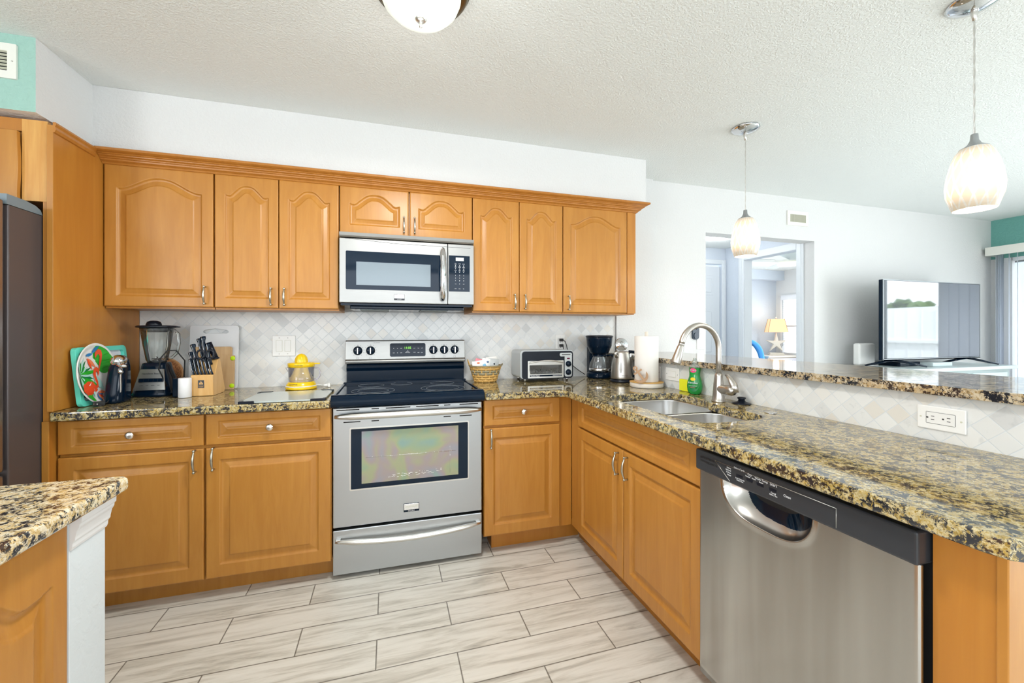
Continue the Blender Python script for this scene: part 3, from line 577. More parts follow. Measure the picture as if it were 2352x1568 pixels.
# ------------------------------------------------------------------ stove
rg=thing('stove','stainless steel electric stove with a black glass cooktop between the base cabinets','stove',(.11,2.5,0))
FR=Fr((0,2.24,0),(1,0,0)); X0,X1=-.271,.491
bm=B(); box(bm,X0+.004,X1-.004,2.285,2.80,.05,.885); part('body',bm,'black_plastic',rg)
bm=B(); FR.box(bm,X0,X1,0,.03,.022,.247,.004); dr=part('drawer',bm,'steel_range',rg)
def bow(u0,u1,zc,sag,rise,parent,r=.011,name='handle'):
    bm=B(); n=28; P=[];R=[]
    for k in range(n+1):
        t=k/n; s=math.sin(PI*t)**.6; P.append(FR.p(u0+(u1-u0)*t,-.014-rise*s,zc-sag*math.sin(PI*t))); R.append(r*(.55+.45*min(1,math.sin(PI*t)*3)))
    tube(bm,P,R,14,sx=1.15)
    for u in (u0+.012,u1-.012): FR.box(bm,u-.012,u+.012,-.020,.002,zc-.009,zc+.009,.003)
    return part(name,bm,'satin_metal',parent)
bow(X0+.014,X1-.012,.199,.018,.024,dr,.012)
bm=B(); FR.box(bm,X0,X1,0,.035,.260,.862,.004); od=part('oven_door',bm,'steel_range',rg)
bm=B(); plate(bm,rrect(-.193,.419,.441,.760,.008,3),[rrect(-.186,.412,.448,.753,.004,3)],lambda p,q,h:FR.p(p,h,q),-.0035,.002); part('window_trim',bm,'satin_metal',od)
bm=B(); FR.box(bm,-.187,.413,-.0015,.002,.447,.754); wg=part('window_glass',bm,'glass_black',od,label='black oven window glass')
bm=B(); FR.box(bm,-.135,.360,-.0022,.001,.472,.738); part('inner_window',bm,'oven_inner',wg,label='iridescent heat stained oven window')
bm=B(); tube(bm,[FR.p(-.115,-.0028,.604),FR.p(.345,-.0028,.604)],.0009,6)
for k in range(10): FR.box(bm,-.085+.045*k,-.081+.045*k,-.0035,-.002,.604,.607)
tube(bm,[FR.p(.315,-.0028,.63),FR.p(.315,-.0028,.488)],.0006,6); part('oven_rack',bm,'foil',wg)
bm=B(); random.seed(5)
for k in range(46):
    u=-.02+.24*random.random()+.05*random.random(); z=.488+.018*random.random()+.03*(u); FR.box(bm,u,u+.004+.010*random.random(),-.0027,-.002,z,z+.0018)
part('foil_flecks',bm,'foil',wg,label='crinkled foil edge at the bottom of the oven')  # thin foil flecks scattered along the lower oven window
bow(X0+.012,X1-.010,.822,-.004,.030,od,.0165)
bm=B()
for z,L in ((.851,((-.255,-.145),(-.088,-.050),(-.018,.108),(.135,.255),(.283,.318),(.366,.470))),(.789,((-.222,-.140),(-.088,-.05),(.28,.32),(.366,.435)))):
    for a,b in L: FR.box(bm,a,b,-.0008,.002,z-.003,z+.003,.002)
part('vent_slots',bm,'dark_gap',od)
bm=B(); FR.box(bm,.072,.152,-.003,.001,.301,.345,.001); lg=part('badge',bm,'black_gloss',od)
bm=B(); FR.box(bm,.074,.150,-.0045,-.002,.312,.343,.001); part('plate',bm,'foil',lg)
text('FRIGIDAIRE',.0125,FR.p(.112,-.005,.328),(1,0,0),(0,0,1),'vent_slat',lg,.0004); text('GALLERY',.0085,FR.p(.112,-.0034,.3062),(1,0,0),(0,0,1),'ink_white',lg,.0003)
bm=B(); plate(bm,[(2.206,.870),(2.200,.876),(2.197,.885),(2.197,.895),(2.199,.904),(2.203,.912),(2.209,.919),(2.217,.925),(2.227,.929),(2.238,.930),(2.250,.9295),(2.262,.926),(2.275,.918),(2.275,.870)],[],lambda p,q,h:(h,p,q),X0-.006,X1+.006); part('front_lip',bm,'black_gloss',rg,bevel=.004)
bm=B(); box(bm,X0-.003,X1+.003,2.27,2.765,.905,.9185); ct=part('cooktop_frame',bm,'black_gloss',rg,bevel=.003)
bm=B()
for x in (X0-.004,X1-.012): box(bm,x,x+.016,2.25,2.745,.915,.926,.003)
box(bm,X0,X1,2.742,2.765,.915,.932,.003); part('raised_edge',bm,'black_gloss',rg)
bm=B(); box(bm,X0+.016,X1-.016,2.285,2.738,.9175,.9195); part('glass_top',bm,'glass_black',rg)
def ring(bm,x,y,r): plate(bm,[(x+r*math.cos(2*PI*k/64),y+r*math.sin(2*PI*k/64)) for k in range(64)],[[(x+(r-.0011)*math.cos(2*PI*k/64),y+(r-.0011)*math.sin(2*PI*k/64)) for k in range(64)]],XY,.9190,.9199)
for x,y,rs in ((-.085,2.42,(.115,.082)),(.30,2.43,(.125,.095)),(-.105,2.655,(.075,)),(.075,2.69,(.065,)),(.325,2.665,(.075,))):
    bm=B(); 
    for r in rs: ring(bm,x,y,r)
    part('burner_ring',bm,'burner_line',rg)
bm=B(); plate(bm,[(2.755,.918),(2.745,.93),(2.748,1.0),(2.738,1.02),(2.745,1.045),(2.80,1.045),(2.80,.918)],[],lambda p,q,h:(h,p,q),X0+.017,X1-.012); part('backguard_lower',bm,'black_gloss',rg,bevel=.004)
bm=B(); plate(bm,[(2.715,1.048),(2.712,1.065),(2.722,1.075),(2.735,1.185),(2.745,1.192),(2.80,1.192),(2.80,1.048)],[],lambda p,q,h:(h,p,q),X0+.012,X1-.008); bgp=part('backguard_panel',bm,'steel_h',rg,bevel=.004)
FBk=Fr((0,2.727,0),(1,0,0))
def bgd(z): return 2.722+(z-1.075)*.118-2.727
bm=B(); plate(bm,rrect(.004,.225,1.088,1.172,.010,4),[],lambda p,q,h:FBk.p(p,h+bgd(q),q),-.003,.001); dp=part('display_panel',bm,'black_gloss',bgp)
def T2(b,s,u,z,mat='ink_white'): text(b,s,FBk.p(u,bgd(z)-.0037,z),(1,0,0),(0,0,1),mat,dp,.0003)
T2('11:05',.020,.113,1.142,'display_green')
for u,z,b in ((.027,1.140,'O'),(.05,1.140,'up'),(.073,1.140,'bake'),(.027,1.112,'conv'),(.05,1.112,'dn'),(.073,1.112,'broil'),(.155,1.140,'start'),(.18,1.140,'time'),(.202,1.140,'self'),(.155,1.114,'cancel'),(.18,1.112,'cook'),(.202,1.112,'clean'),(.113,1.119,'on\npreheat\ndoor locked')): T2(b,.0062,u,z)
for u in (-.187,-.112,.275,.345,.414):
    kb=B(); zc=1.128; c0=FBk.p(u,bgd(zc),zc); ax=Vector((0,-1,-.118*0)); lathe(kb,c0,[(.027,0),(.0275,.003),(.025,.006),(.0235,.016),(.020,.020),(.001,.0205)],28,axis=ax)
    FBk.box(kb,u-.006,u+.006,bgd(zc)-.026,bgd(zc)-.017,zc-.022,zc+.022,.003); k_=part('knob',kb,'black_gloss',rg)
    kb=B(); FBk.box(kb,u-.003,u+.0035,bgd(zc)-.0268,bgd(zc)-.0255,zc-.019,zc+.019,.0005); part('grip_line',kb,'satin_metal',k_)
    kb=B()
    for a in range(-140,141,28): 
        x=u+.035*math.sin(math.radians(a)); z=zc+.035*math.cos(math.radians(a)); FBk.box(kb,x-.0013,x+.0013,bgd(z)-.0012,bgd(z)+.001,z-.0013,z+.0013)
    z=1.083; plate(kb,rrect(u-.008,u+.006,z-.005,z+.005,.001,1),[rrect(u-.0073,u+.0053,z-.0043,z+.0043,.0008,1)],lambda p,q,h:FBk.p(p,h+bgd(q),q),-.001,0.001)
    part('dial_marks',kb,'ink_dark',rg)
for u,b,z in ((-.187,'OFF',1.160),(-.112,'OFF',1.160),(.275,'OFF',1.160),(.345,'OFF',1.160),(.414,'OFF',1.160)): text(b,.006,FBk.p(u,bgd(z)-.001,z),(1,0,0),(0,0,1),'ink_dark',bgp,.0003)
text('HOT SURFACE',.006,FBk.p(-.075,bgd(1.176)-.001,1.176),(1,0,0),(0,0,1),'ink_dark',bgp,.0003)
for x,y in ((X0+.04,2.30),(X1-.05,2.30),(X0+.04,2.74),(X1-.05,2.74)):
    bm=B(); cyl(bm,(x,y,0),(x,y,.055),.018); part('leg',bm,'black_plastic',rg)

# ------------------------------------------------------------------ microwave
mw=thing('microwave','stainless steel over-the-range microwave under the short wall cabinet','microwave',(.115,2.6,1.40))
FM=Fr((0,2.435,0),(1,0,0)); a0,a1=-.262,.484
bm=B(); box(bm,a0+.002,a1-.002,2.475,2.812,1.395,1.7915); part('body',bm,'black_plastic',mw)
bm=B(); FM.box(bm,a0,.328,0,.04,1.407,1.762,.003); md_=part('door',bm,'steel_h',mw)
bm=B(); FM.box(bm,.331,a1,0,.04,1.407,1.762,.003); cpn=part('control_panel',bm,'steel_h',mw)
bm=B(); plate(bm,[(2.427,1.7925),(2.432,1.776),(2.438,1.768),(2.475,1.764),(2.475,1.7925)],[],lambda p,q,h:(h,p,q),a0,a1); part('top_grille',bm,'steel_h',mw)
bm=B(); tube(bm,[FM.p(a0+.03,-.001,1.760),FM.p(.03,-.0015,1.745),(FM.p(a1-.02,-.001,1.7425))],.0007,6); part('door_line',bm,'ink_dark',mw)
bm=B(); plate(bm,rrect(-.229,.300,1.480,1.692,.006,3),[],lambda p,q,h:FM.p(p,h,q),-.001,.002); wgl=part('window_glass',bm,'glass_black',md_)
bm=B(); FM.box(bm,-.175,.230,-.0018,.001,1.505,1.634,.0006); part('window_mesh',bm,'mw_mesh',wgl)
bm=B(); P=[];R=[]
for k in range(25):
    t=k/24; P.append(FM.p(.298,-.010-.030*math.sin(PI*t)**.7,1.430+.300*t)); R.append(.0185*(.62+.38*min(1,(math.sin(PI*t)*3))))
tube(bm,P,R,16); part('handle',bm,'chrome',md_)
bm=B(); FM.box(bm,.336,.460,-.001,.002,1.483,1.695,.0008); kp=part('keypad',bm,'glass_black',cpn)
bm=B(); FM.box(bm,.376,.424,-.0016,.001,1.664,1.684); part('display',bm,'clear_grey',kp)
def T3(b,s,u,z): text(b,s,FM.p(u,-.0014,z),(1,0,0),(0,0,1),'ink_white',kp,.0002)
ks=[('time\ncook','reheat','power'),('pop\ncorn','baked\npotato','auto\ndefrost'),('snacks','melt\nsoften','add\n30 sec'),('1','2','3'),('4','5','6'),('7','8','9'),('stop','0','start'),('clock','lamp','fan')]
for i,(r_,z) in enumerate(zip(ks,(1.647,1.628,1.608,1.578,1.562,1.547,1.528,1.500))):
    for u,b in zip((.375,.399,.423),r_): T3(b,.0085 if len(b)==1 else .0052,u,z)
bm=B()
for z in (1.636,1.617,1.598):
    for u in (.375,.399,.423): FM.box(bm,u-.002,u+.002,-.0014,0,z-.002,z+.002)
part('key_marks',bm,'ink_white',kp)
bm=B(); FM.box(bm,.026,.084,-.002,.001,1.425,1.458,.0008); lg=part('badge',bm,'ink_dark',md_)
bm=B(); FM.box(bm,.028,.082,-.0032,-.001,1.435,1.4565,.0008); part('plate',bm,'foil',lg)
text('FRIGIDAIRE',.0088,FM.p(.055,-.0036,1.446),(1,0,0),(0,0,1),'vent_slat',lg,.0003); text('GALLERY',.006,FM.p(.055,-.0024,1.4298),(1,0,0),(0,0,1),'ink_white',lg,.0002)
bm=B(); box(bm,a0+.006,a1-.01,2.45,2.80,1.392,1.406,.002); box(bm,a0+.05,a1-.05,2.49,2.78,1.374,1.393,.004); part('underside',bm,'black_gloss',mw)
bm=B()
for x in (-.16,.18): 
    box(bm,x,x+.16,2.50,2.70,1.370,1.3745,.001)
part('grease_filter',bm,'console_dark',mw)

# ------------------------------------------------------------------ wall plates
def rocker(name,label,fr,u0,u1,z0,z1,rock,loc,cat='switch',horiz=False):
    s=thing(name,label,cat,loc)
    bm=B(); fr.box(bm,u0,u1,-.006,-.0005,z0,z1,.003); part('plate',bm,'outlet_white',s)
    for a,b,c_,d_ in rock:
        bm=B(); fr.box(bm,a,b,-.0085,-.004,c_,d_,.0012); part('rocker',bm,'outlet_white',s)
        bm=B(); plate(bm,rrect(a-.0015,b+.0015,c_-.0015,d_+.0015,.0012,1),[rrect(a-.0002,b+.0002,c_-.0002,d_+.0002,.0008,1)],lambda p,q,h:fr.p(p,h,q),-.0064,-.005); part('rocker_gap',bm,'vent_slat',s)
    screws(s,fr,[((a+b)/2,-.006,z) for a,b,c_,d_ in rock for z in (z0+.014,z1-.014)] if not horiz else [(u,-.006,(c_+d_)/2) for a,b,c_,d_ in rock for u in (u0+.012,u1-.012)],'outlet_slot',.002); return s
FT=Fr((0,2.8125,0),(1,0,0))
rocker('light_switch','double white rocker switch on the tiles left of the stove',FT,-.678,-.551,1.097,1.222,[(-.656,-.624,1.126,1.193),(-.609,-.577,1.126,1.193)],(-.61,2.8125,1.16))
FKn=Fr((1.6085,0,0),(0,-1,0))
rocker('light_switch','single white rocker switch on the low tiled wall beside the sponge',FKn,-2.135,-2.014,.957,1.033,[(-2.108,-2.042,.978,1.012)],(1.6085,2.07,.995),horiz=True)
rocker('light_switch','white rocker switch on the low tiled wall partly behind the paper towels',FKn,-2.33,-2.185,.957,1.033,[(-2.29,-2.225,.978,1.012)],(1.6085,2.26,.995),horiz=True)
def outlet(fr,name,label,u,z,loc,horiz=False,decor=True):
    s=thing(name,label,'outlet',loc); w,h=(.117,.072) if horiz else (.074,.122)
    bm=B(); fr.box(bm,u-w/2,u+w/2,-.006,-.0005,z-h/2,z+h/2,.003); part('plate',bm,'outlet_white',s)
    w2,h2=(.068,.034) if horiz else (.034,.068)
    bm=B(); plate(bm,rrect(u-w2/2-.001,u+w2/2+.001,z-h2/2-.001,z+h2/2+.001,.002,2),[rrect(u-w2/2,u+w2/2,z-h2/2,z+h2/2,.0015,2)],lambda p,q,h:fr.p(p,h,q),-.0066,-.005); part('seam',bm,'outlet_slot',s)
    bm=B(); fr.box(bm,u-w2/2,u+w2/2,-.0072,-.004,z-h2/2,z+h2/2,.0006); part('receptacle',bm,'white_plastic',s)
    bm=B()
    for k in (-1,1):
        if horiz:
            c_=u+k*.019; cyl(bm,fr.p(c_-.012,-.0070,z),fr.p(c_-.012,-.0076,z),.0026)
            for dz in (.005,-.005): fr.box(bm,c_-.003,c_+.005,-.0076,-.0070,z+dz-.001,z+dz+.001)
        else:
            c_=z+k*.019; cyl(bm,fr.p(u,-.0070,c_-.011),fr.p(u,-.0076,c_-.011),.0024)
            for du in (.005,-.005): fr.box(bm,u+du-.001,u+du+.001,-.0076,-.0070,c_-.003,c_+.005)
    part('slots',bm,'outlet_slot',s)
    screws(s,fr,[(u+k*.048,-.0061,z) if horiz else (u,-.0061,z+k*.048) for k in (-1,1)],'vent_slat',.0025); return s
outlet(FKn,'power_outlet','white horizontal power outlet on the low tiled wall above the counter',-.833,.9835,(1.6085,.833,.98),True)
outlet(FT,'power_outlet','white power outlet with two black plugs behind the toaster oven',1.203,1.160,(1.203,2.8125,1.16))

# ------------------------------------------------------------------ things on the left counter
Z=.914
tr=thing('serving_tray','rectangular turquoise rimmed tray leaning on the tall maple panel','tray',(-1.31,2.42,Z))
def leanX(x0,z0,tilt):   # local (a along y, b up the face, h out of the face towards +x)
    s,c_=math.sin(tilt),math.cos(tilt); return lambda a,b,h:(x0-b*s+h*c_, a, z0+b*c_+h*s)
f=leanX(-1.306,Z+.001,math.radians(5.5))
bm=B(); plate(bm,rrect(2.268,2.632,0,.262,.022,5),[rrect(2.29,2.61,.022,.24,.014,4)],f,0,.018); part('rim',bm,'turquoise',tr,bevel=.003)
bm=B(); plate(bm,rrect(2.275,2.625,.007,.255,.018,4),[],f,-.002,.004); part('tray_bed',bm,'tray_white',tr)
bm=B(); plate(bm,rrect(2.293,2.50,.036,.235,.004,2),[],f,.0035,.0055); random.seed(2); part('picture',bm,'green_dark',tr,label='dark green picture in the tray')
bm=B()
for k in range(26):
    a=2.296+.012*random.random(); b=.045+.18*random.random(); plate(bm,[(a,b),(a+.002,b+.014),(a+.006,b+.016),(a+.004,b)],[],f,.0054,.0060,mi=k%3)
part('picture_leaves',bm,['leaf_deep','leaf_green','cup_yellow'],tr)
pl=thing('round_platter','round platter printed with flamingos and green leaves leaning on the turquoise tray','platter',(-1.26,2.38,Z))
def leanP(a,b,h,t0=math.radians(5.6)): s,c_=math.sin(t0),math.cos(t0); return (-1.2815-b*s+h*c_,2.372+a,Z+.002+b*c_+h*s)
R0=.139; cz=R0+.001
bm=B(); n=64
prf=[(R0,.010),(R0-.003,.012),(R0-.012,.008),(R0-.022,.003),(R0-.03,.002),(.001,.002)]
rings=[[bm.verts.new(leanP(r*math.cos(2*PI*k/n),cz+r*math.sin(2*PI*k/n),h)) for k in range(n)] for r,h in [(.001,-.002),(R0-.03,-.002),(R0-.006,.004)]+prf]
for A_,B_ in zip(rings,rings[1:]):
    for k in range(n): fc=bm.faces.new((A_[k],A_[(k+1)%n],B_[(k+1)%n],B_[k])); fc.smooth=True
part('dish',bm,'white_plastic',pl)
PM=['leaf_green','leaf_deep','leaf_pale','flamingo','print_blue','white_plastic','red_orange']
bm=B(); lay=[0]
def dec(pts,mi,w=.0003):   # polygon in plate units (-1..1)
    lay[0]+=.00012; h0=.0022+lay[0]
    def fp(p,q,h):
        r=math.hypot(p,q)*R0; k=1 if r<R0-.03 else 1; lift=max(0,(r-(R0-.032)))*.27
        return leanP(p*R0,cz+q*R0,h+lift)
    plate(bm,[(p,q) for p,q in pts if True],[],fp,h0,h0+.0002,mi)
def leaf(x,y,a,L,wd,mi):
    a=math.radians(a); P=[]; m=8
    for k in range(m+1): t=k/m; P.append((t*L,wd*math.sin(PI*t**.8)))
    for k in range(m-1,0,-1): t=k/m; P.append((t*L,-wd*math.sin(PI*t**.8)))
    Q=[]
    for p,q in P:
        X=x+p*math.cos(a)-q*math.sin(a); Y=y+p*math.sin(a)+q*math.cos(a); r=math.hypot(X,Y); s=min(1,.95/r) if r>0 else 1; Q.append((X*s,Y*s))
    dec(Q,mi)
def palm(x,y,a0,a1,k,L,wd,mats):
    for i in range(k): leaf(x,y,a0+(a1-a0)*i/(k-1),L*(.8+.2*math.sin(i*1.7)),wd,mats[i%len(mats)])
leaf(-.10,.52,20,1.0,.36,0); leaf(.10,.75,10,.7,.22,1); leaf(.0,.40,5,.9,.30,0); leaf(.15,.62,25,.75,.10,1); leaf(.1,.1,20,.8,.25,0)
palm(-.80,.02,8,95,9,.62,.045,[0,1,2]); palm(-.80,.02,-85,5,9,.95,.06,[1,2,0])
leaf(-.55,-.10,-75,.62,.19,0); leaf(-.62,-.35,-60,.55,.15,0); leaf(-.2,-.05,-50,.7,.12,2)
leaf(-.42,.52,-40,.5,.07,6); leaf(-.40,.50,-65,.42,.045,3); leaf(-.45,.6,10,.35,.05,4); leaf(-.15,.68,35,.4,.06,4)
# flamingo low left: body, neck, head
dec([(-.80,-.52),(-.72,-.32),(-.50,-.22),(-.28,-.25),(-.14,-.40),(-.08,-.55),(-.22,-.62),(-.38,-.66),(-.52,-.78),(-.66,-.62)],3)
dec([(-.16,-.50),(-.10,-.34),(-.17,-.18),(-.22,-.02),(-.16,.16),(-.02,.22),(.08,.14),(.08,0),(0,-.10),(.01,0),(-.04,.08),(-.09,.02),(-.09,-.10),(-.02,-.28),(-.03,-.46)],3)
dec([(.02,.72),(.14,.80),(.28,.76),(.33,.60),(.26,.40),(.14,.18),(.06,.0),(.10,.24),(.16,.42),(.20,.56),(.14,.64),(.06,.60),(-.02,.50),(-.04,.62)],3)
for k in range(5): leaf(-.68+.05*k,-.50+.02*k,30+5*k,.22,.012,5)
leaf(-.70,-.72,-20,.45,.13,0); palm(-.10,-.62,-75,-5,5,.42,.05,[4,6,3]); leaf(-.30,-.45,-80,.35,.04,2)
part('flamingo_print',bm,PM,pl,recalc=True)
op=thing('can_opener','glossy black electric can opener with a chrome head beside the printed platter','can opener',(-1.235,2.40,Z))
bm=B(); secs=[(0,.036,.060,0,0),(.012,.037,.062,0,0),(.06,.036,.058,0,.002),(.12,.034,.052,.002,.004),(.165,.031,.046,.004,.006),(.195,.026,.038,.006,.008),(.212,.016,.022,.008,.010),(.218,.004,.005,.010,.010)]
n=28; RR=[]
for z,a,b,ox,oy in secs:
    RR.append([bm.verts.new((-1.230+ox+math.copysign(abs(math.cos(2*PI*k/n))**.75,math.cos(2*PI*k/n))*a,2.405+oy+math.copysign(abs(math.sin(2*PI*k/n))**.75,math.sin(2*PI*k/n))*b,Z+.001+z)) for k in range(n)])
for A_,B_ in zip(RR,RR[1:]):
    for k in range(n): fc=bm.faces.new((A_[k],A_[(k+1)%n],B_[(k+1)%n],B_[k])); fc.smooth=True
bm.faces.new(RR[0][::-1]); bm.faces.new(RR[-1]); part('body',bm,'black_gloss',op)
bm=B(); lathe(bm,(-1.222,2.398,Z+.196),[(.012,-.022),(.026,-.018),(.031,-.004),(.028,.012),(.018,.024),(.001,.0275)],24,sx=1.0,sy=1.2,axis=(.25,-.12,1)); lathe(bm,(-1.196,2.36,Z+.175),[(.001,-.014),(.010,-.012),(.012,.012),(.007,.024),(.001,.028)],16,axis=(1,-.4,-.1)); lathe(bm,(-1.200,2.365,Z+.150),[(.001,-.016),(.008,-.012),(.010,.008),(.001,.016)],14,axis=(.3,-.2,-1)); part('cutter_head',bm,'chrome',op)
bm=B(); box(bm,-1.201,-1.1985,2.362,2.372,Z+.05,Z+.135,.001); box(bm,-1.2005,-1.1985,2.380,2.386,Z+.05,Z+.10,.0005); part('chrome_strip',bm,'satin_metal',op)
bm=B(); box(bm,-.02,.02,-.012,.012,-.009,.009,.003); bmesh.ops.rotate(bm,matrix=Matrix.Rotation(.5,3,'Z'),verts=bm.verts[:]); bmesh.ops.translate(bm,vec=(-1.245,2.30,Z+.012),verts=bm.verts[:]); pg=part('plug',bm,'black_matte',op)
bm=B(); box(bm,-1.240,-1.236,2.275,2.29,Z+.01,Z+.016); box(bm,-1.254,-1.250,2.280,2.295,Z+.01,Z+.016); part('prong',bm,'chrome',pg)
bm=B(); tube(bm,[(-1.237,2.312,Z+.010),(-1.23,2.33,Z+.012),(-1.235,2.35,Z+.02),(-1.23,2.38,Z+.03)],.003,8); part('cord',bm,'black_matte',op)
text('Hamilton Beach',.010,(-1.1985,2.398,Z+.030),(.06,1,0),(0,0,1),'ink_white',op,.0003)

# blender
bd=thing('blender','black and steel blender with a ribbed glass jar near the corner','blender',(-1.172,2.62,Z))
bx,by=-1.172,2.62
def sq(bm,c,secs,n=40,e=.55,mi=0,cap=True):
    RR=[]
    for z,a,b in secs:
        RR.append([bm.verts.new((c[0]+math.copysign(abs(math.cos(2*PI*k/n))**e,math.cos(2*PI*k/n))*a,c[1]+math.copysign(abs(math.sin(2*PI*k/n))**e,math.sin(2*PI*k/n))*b,c[2]+z)) for k in range(n)])
    for A_,B_ in zip(RR,RR[1:]):
        for k in range(n): fc=bm.faces.new((A_[k],A_[(k+1)%n],B_[(k+1)%n],B_[k])); fc.smooth=True; fc.material_index=mi
    if cap: bm.faces.new(RR[0][::-1]); bm.faces.new(RR[-1])
    return bm
bm=B(); sq(bm,(bx,by,Z),[(0,.088,.085),(.012,.090,.086),(.03,.084,.080),(.09,.072,.070),(.135,.058,.058),(.150,.056,.056),(.168,.052,.052),(.172,.045,.045)]); bb=part('base',bm,'black_gloss',bd)
bm=B(); Q=[(-.070,.036),(.066,.036),(.050,.140),(-.050,.140)]
def bf(p,q,h): return (bx+p+.006,by-.0865+(q-.02)*.235+h,Z+q)
plate(bm,Q,[],bf,-.004,.002); part('steel_face',bm,'steel_h',bb)
bm=B(); plate(bm,rrect(-.050,.056,.076,.095,.003,2),[],bf,-.0075,-.003); part('button_bar',bm,'black_plastic',bb)
for k in range(5):
    bm=B(); plate(bm,rrect(-.046+.020*k,-.029+.020*k,.079,.092,.002,2),[],bf,-.010,-.007); part('button',bm,'black_gloss',bb)
text('Hamilton Beach',.0125,bf(0,.118,-.0047),(1,0,0),(0,.23,1),'ink_dark',bb,.0003)
for k in range(4): text('mix' if k%2 else 'pulse',.007,bf(-.036+.024*k,.060,-.0047),(1,0,0),(0,.23,1),'ink_dark',bb,.0003)
bm=B(); out_=[(.172,.040),(.178,.042),(.185,.046),(.26,.058),(.345,.069),(.352,.072)]; n=48
RR=[]
for z,r in out_+[(z,r-.004) for z,r in out_[::-1]]:
    RR.append([bm.verts.new((bx+math.cos(2*PI*k/n)*r*(1+.045*math.cos(4*2*PI*k/n+.4)*(1 if .175<z<.34 else .3)),by+math.sin(2*PI*k/n)*r*(1+.045*math.cos(4*2*PI*k/n+.4)*(1 if .175<z<.34 else .3)),Z+z)) for k in range(n)])
for A_,B_ in zip(RR,RR[1:]):
    for k in range(n): fc=bm.faces.new((A_[k],A_[(k+1)%n],B_[(k+1)%n],B_[k])); fc.smooth=True
jr=part('jar',bm,'jar_glass',bd,label='clear glass jar')
bm=B(); tube(bm,[(bx+.064,by-.012,Z+.335),(bx+.088,by-.016,Z+.338),(bx+.104,by-.02,Z+.32),(bx+.107,by-.022,Z+.27),(bx+.096,by-.02,Z+.22),(bx+.072,by-.014,Z+.196),(bx+.050,by-.008,Z+.19)],.008,10,sx=.8); part('handle',bm,'jar_glass',jr)
bm=B(); lathe(bm,(bx,by,Z+.172),[(.034,0),(.036,.006),(.014,.012),(.006,.02),(.001,.022)],20); 
for a in range(4): c_=math.cos(a*PI/2+.5); s_=math.sin(a*PI/2+.5); tube(bm,[(bx,by,Z+.190),(bx+.022*c_,by+.022*s_,Z+.192+.008*(a%2))],.0025,6)
part('blades',bm,'black_plastic',jr)
bm=B(); sq(bm,(bx,by,Z),[(.330,.062,.062),(.352,.067,.067)],n=40,e=.9); lathe(bm,(bx,by,Z+.352),[(.074,0),(.084,.002),(.087,.008),(.083,.012),(.05,.014),(.001,.0145)],40); lathe(bm,(bx-.014,by,Z+.362),[(.034,0),(.033,.010),(.028,.022),(.016,.028),(.001,.029)],24); box(bm,bx+.05,bx+.10,by-.012,by+.012,Z+.354,Z+.361,.002); part('lid',bm,'black_plastic',bd)
bm=B(); tube(bm,[(bx+.07,by-.06,Z+.05),(bx+.045,by-.085,Z+.14),(bx+.052,by-.08,Z+.20),(bx+.075,by-.07,Z+.235),(bx+.105,by-.05,Z+.235),(bx+.135,by-.03,Z+.18),(bx+.132,by-.03,Z+.08),(bx+.125,by-.02,Z+.012),(bx+.10,by-.03,Z+.008),(bx+.085,by-.06,Z+.02)],.0032,8); part('cord',bm,'black_matte',bd)
ck=thing('cork_trivet','round cork trivet leaning on the tiles behind the blender','trivet',(-1.21,2.79,Z))
bm=B(); lathe(bm,(-1.212,2.785,Z+.0935),[(.001,-.005),(.083,-.005),(.086,0),(.083,.005),(.001,.005)],48,axis=(0,-1,.12)); part('disc',bm,'cork',ck)
bm=B(); c0=Vector((-1.212,2.785,Z+.0935)); q=Vector((0,0,1)).rotation_difference(Vector((0,-1,.12))); tube(bm,[c0+q@Vector(((.086*math.cos(2*PI*k/48)),.086*math.sin(2*PI*k/48),0)) for k in range(48)],.006,8,closed=True); part('rim',bm,'cork_rim',ck)
cc=tag(part('canister',lathe(B(),(-.990,2.475,Z+.001),[(.026,0),(.028,.002),(.028,.095),(.026,.098),(.012,.099),(.001,.099)],28),'canister_white'),'plain white cylinder standing against the knife block','canister')
cc=tag(part('small_box',box(B(),-1.055,-1.016,2.50,2.56,Z+.001,Z+.096,.004,3),'black_gloss'),'small navy black box left of the white cylinder','box')

# knife block
kb=thing('knife_block','pine knife block with a small stamped emblem','knife block',(-.92,2.58,Z))
x0,x1=-.974,-.876
bm=B(); plate(bm,[(2.500,0),(2.494,.108),(2.526,.112),(2.572,.198),(2.590,.194),(2.662,.018),(2.652,0)],[],lambda p,q,h:(h,p,Z+.001+q),x0,x1); part('block',bm,'block_wood',kb,bevel=.003)
bm=B(); FBx=Fr((0,2.4965,0),(1,0,0)); FBx.box(bm,-.942,-.915,-.0012,.001,Z+.043,Z+.083); part('stamp',bm,'ink_dark',kb)
bm=B()
for dx,w,h,zz in ((0,.004,.018,.070),(-.006,.003,.010,.066),(.006,.003,.010,.066)):
    lathe(bm,(-.9285+dx,2.4950,Z+zz),[(.0005,-h/2),(w,-.001),(w*.6,.003),(.0003,h/2)],12,sy=.15)
FBx.box(bm,-.937,-.920,-.0018,-.001,Z+.0605,Z+.0622); part('emblem',bm,'block_wood',kb)
text('CHICAGO\nCUTLERY',.0048,(-.9285,2.4950,Z+.051),(1,0,0),(0,0,1),'block_wood',kb,.0002)
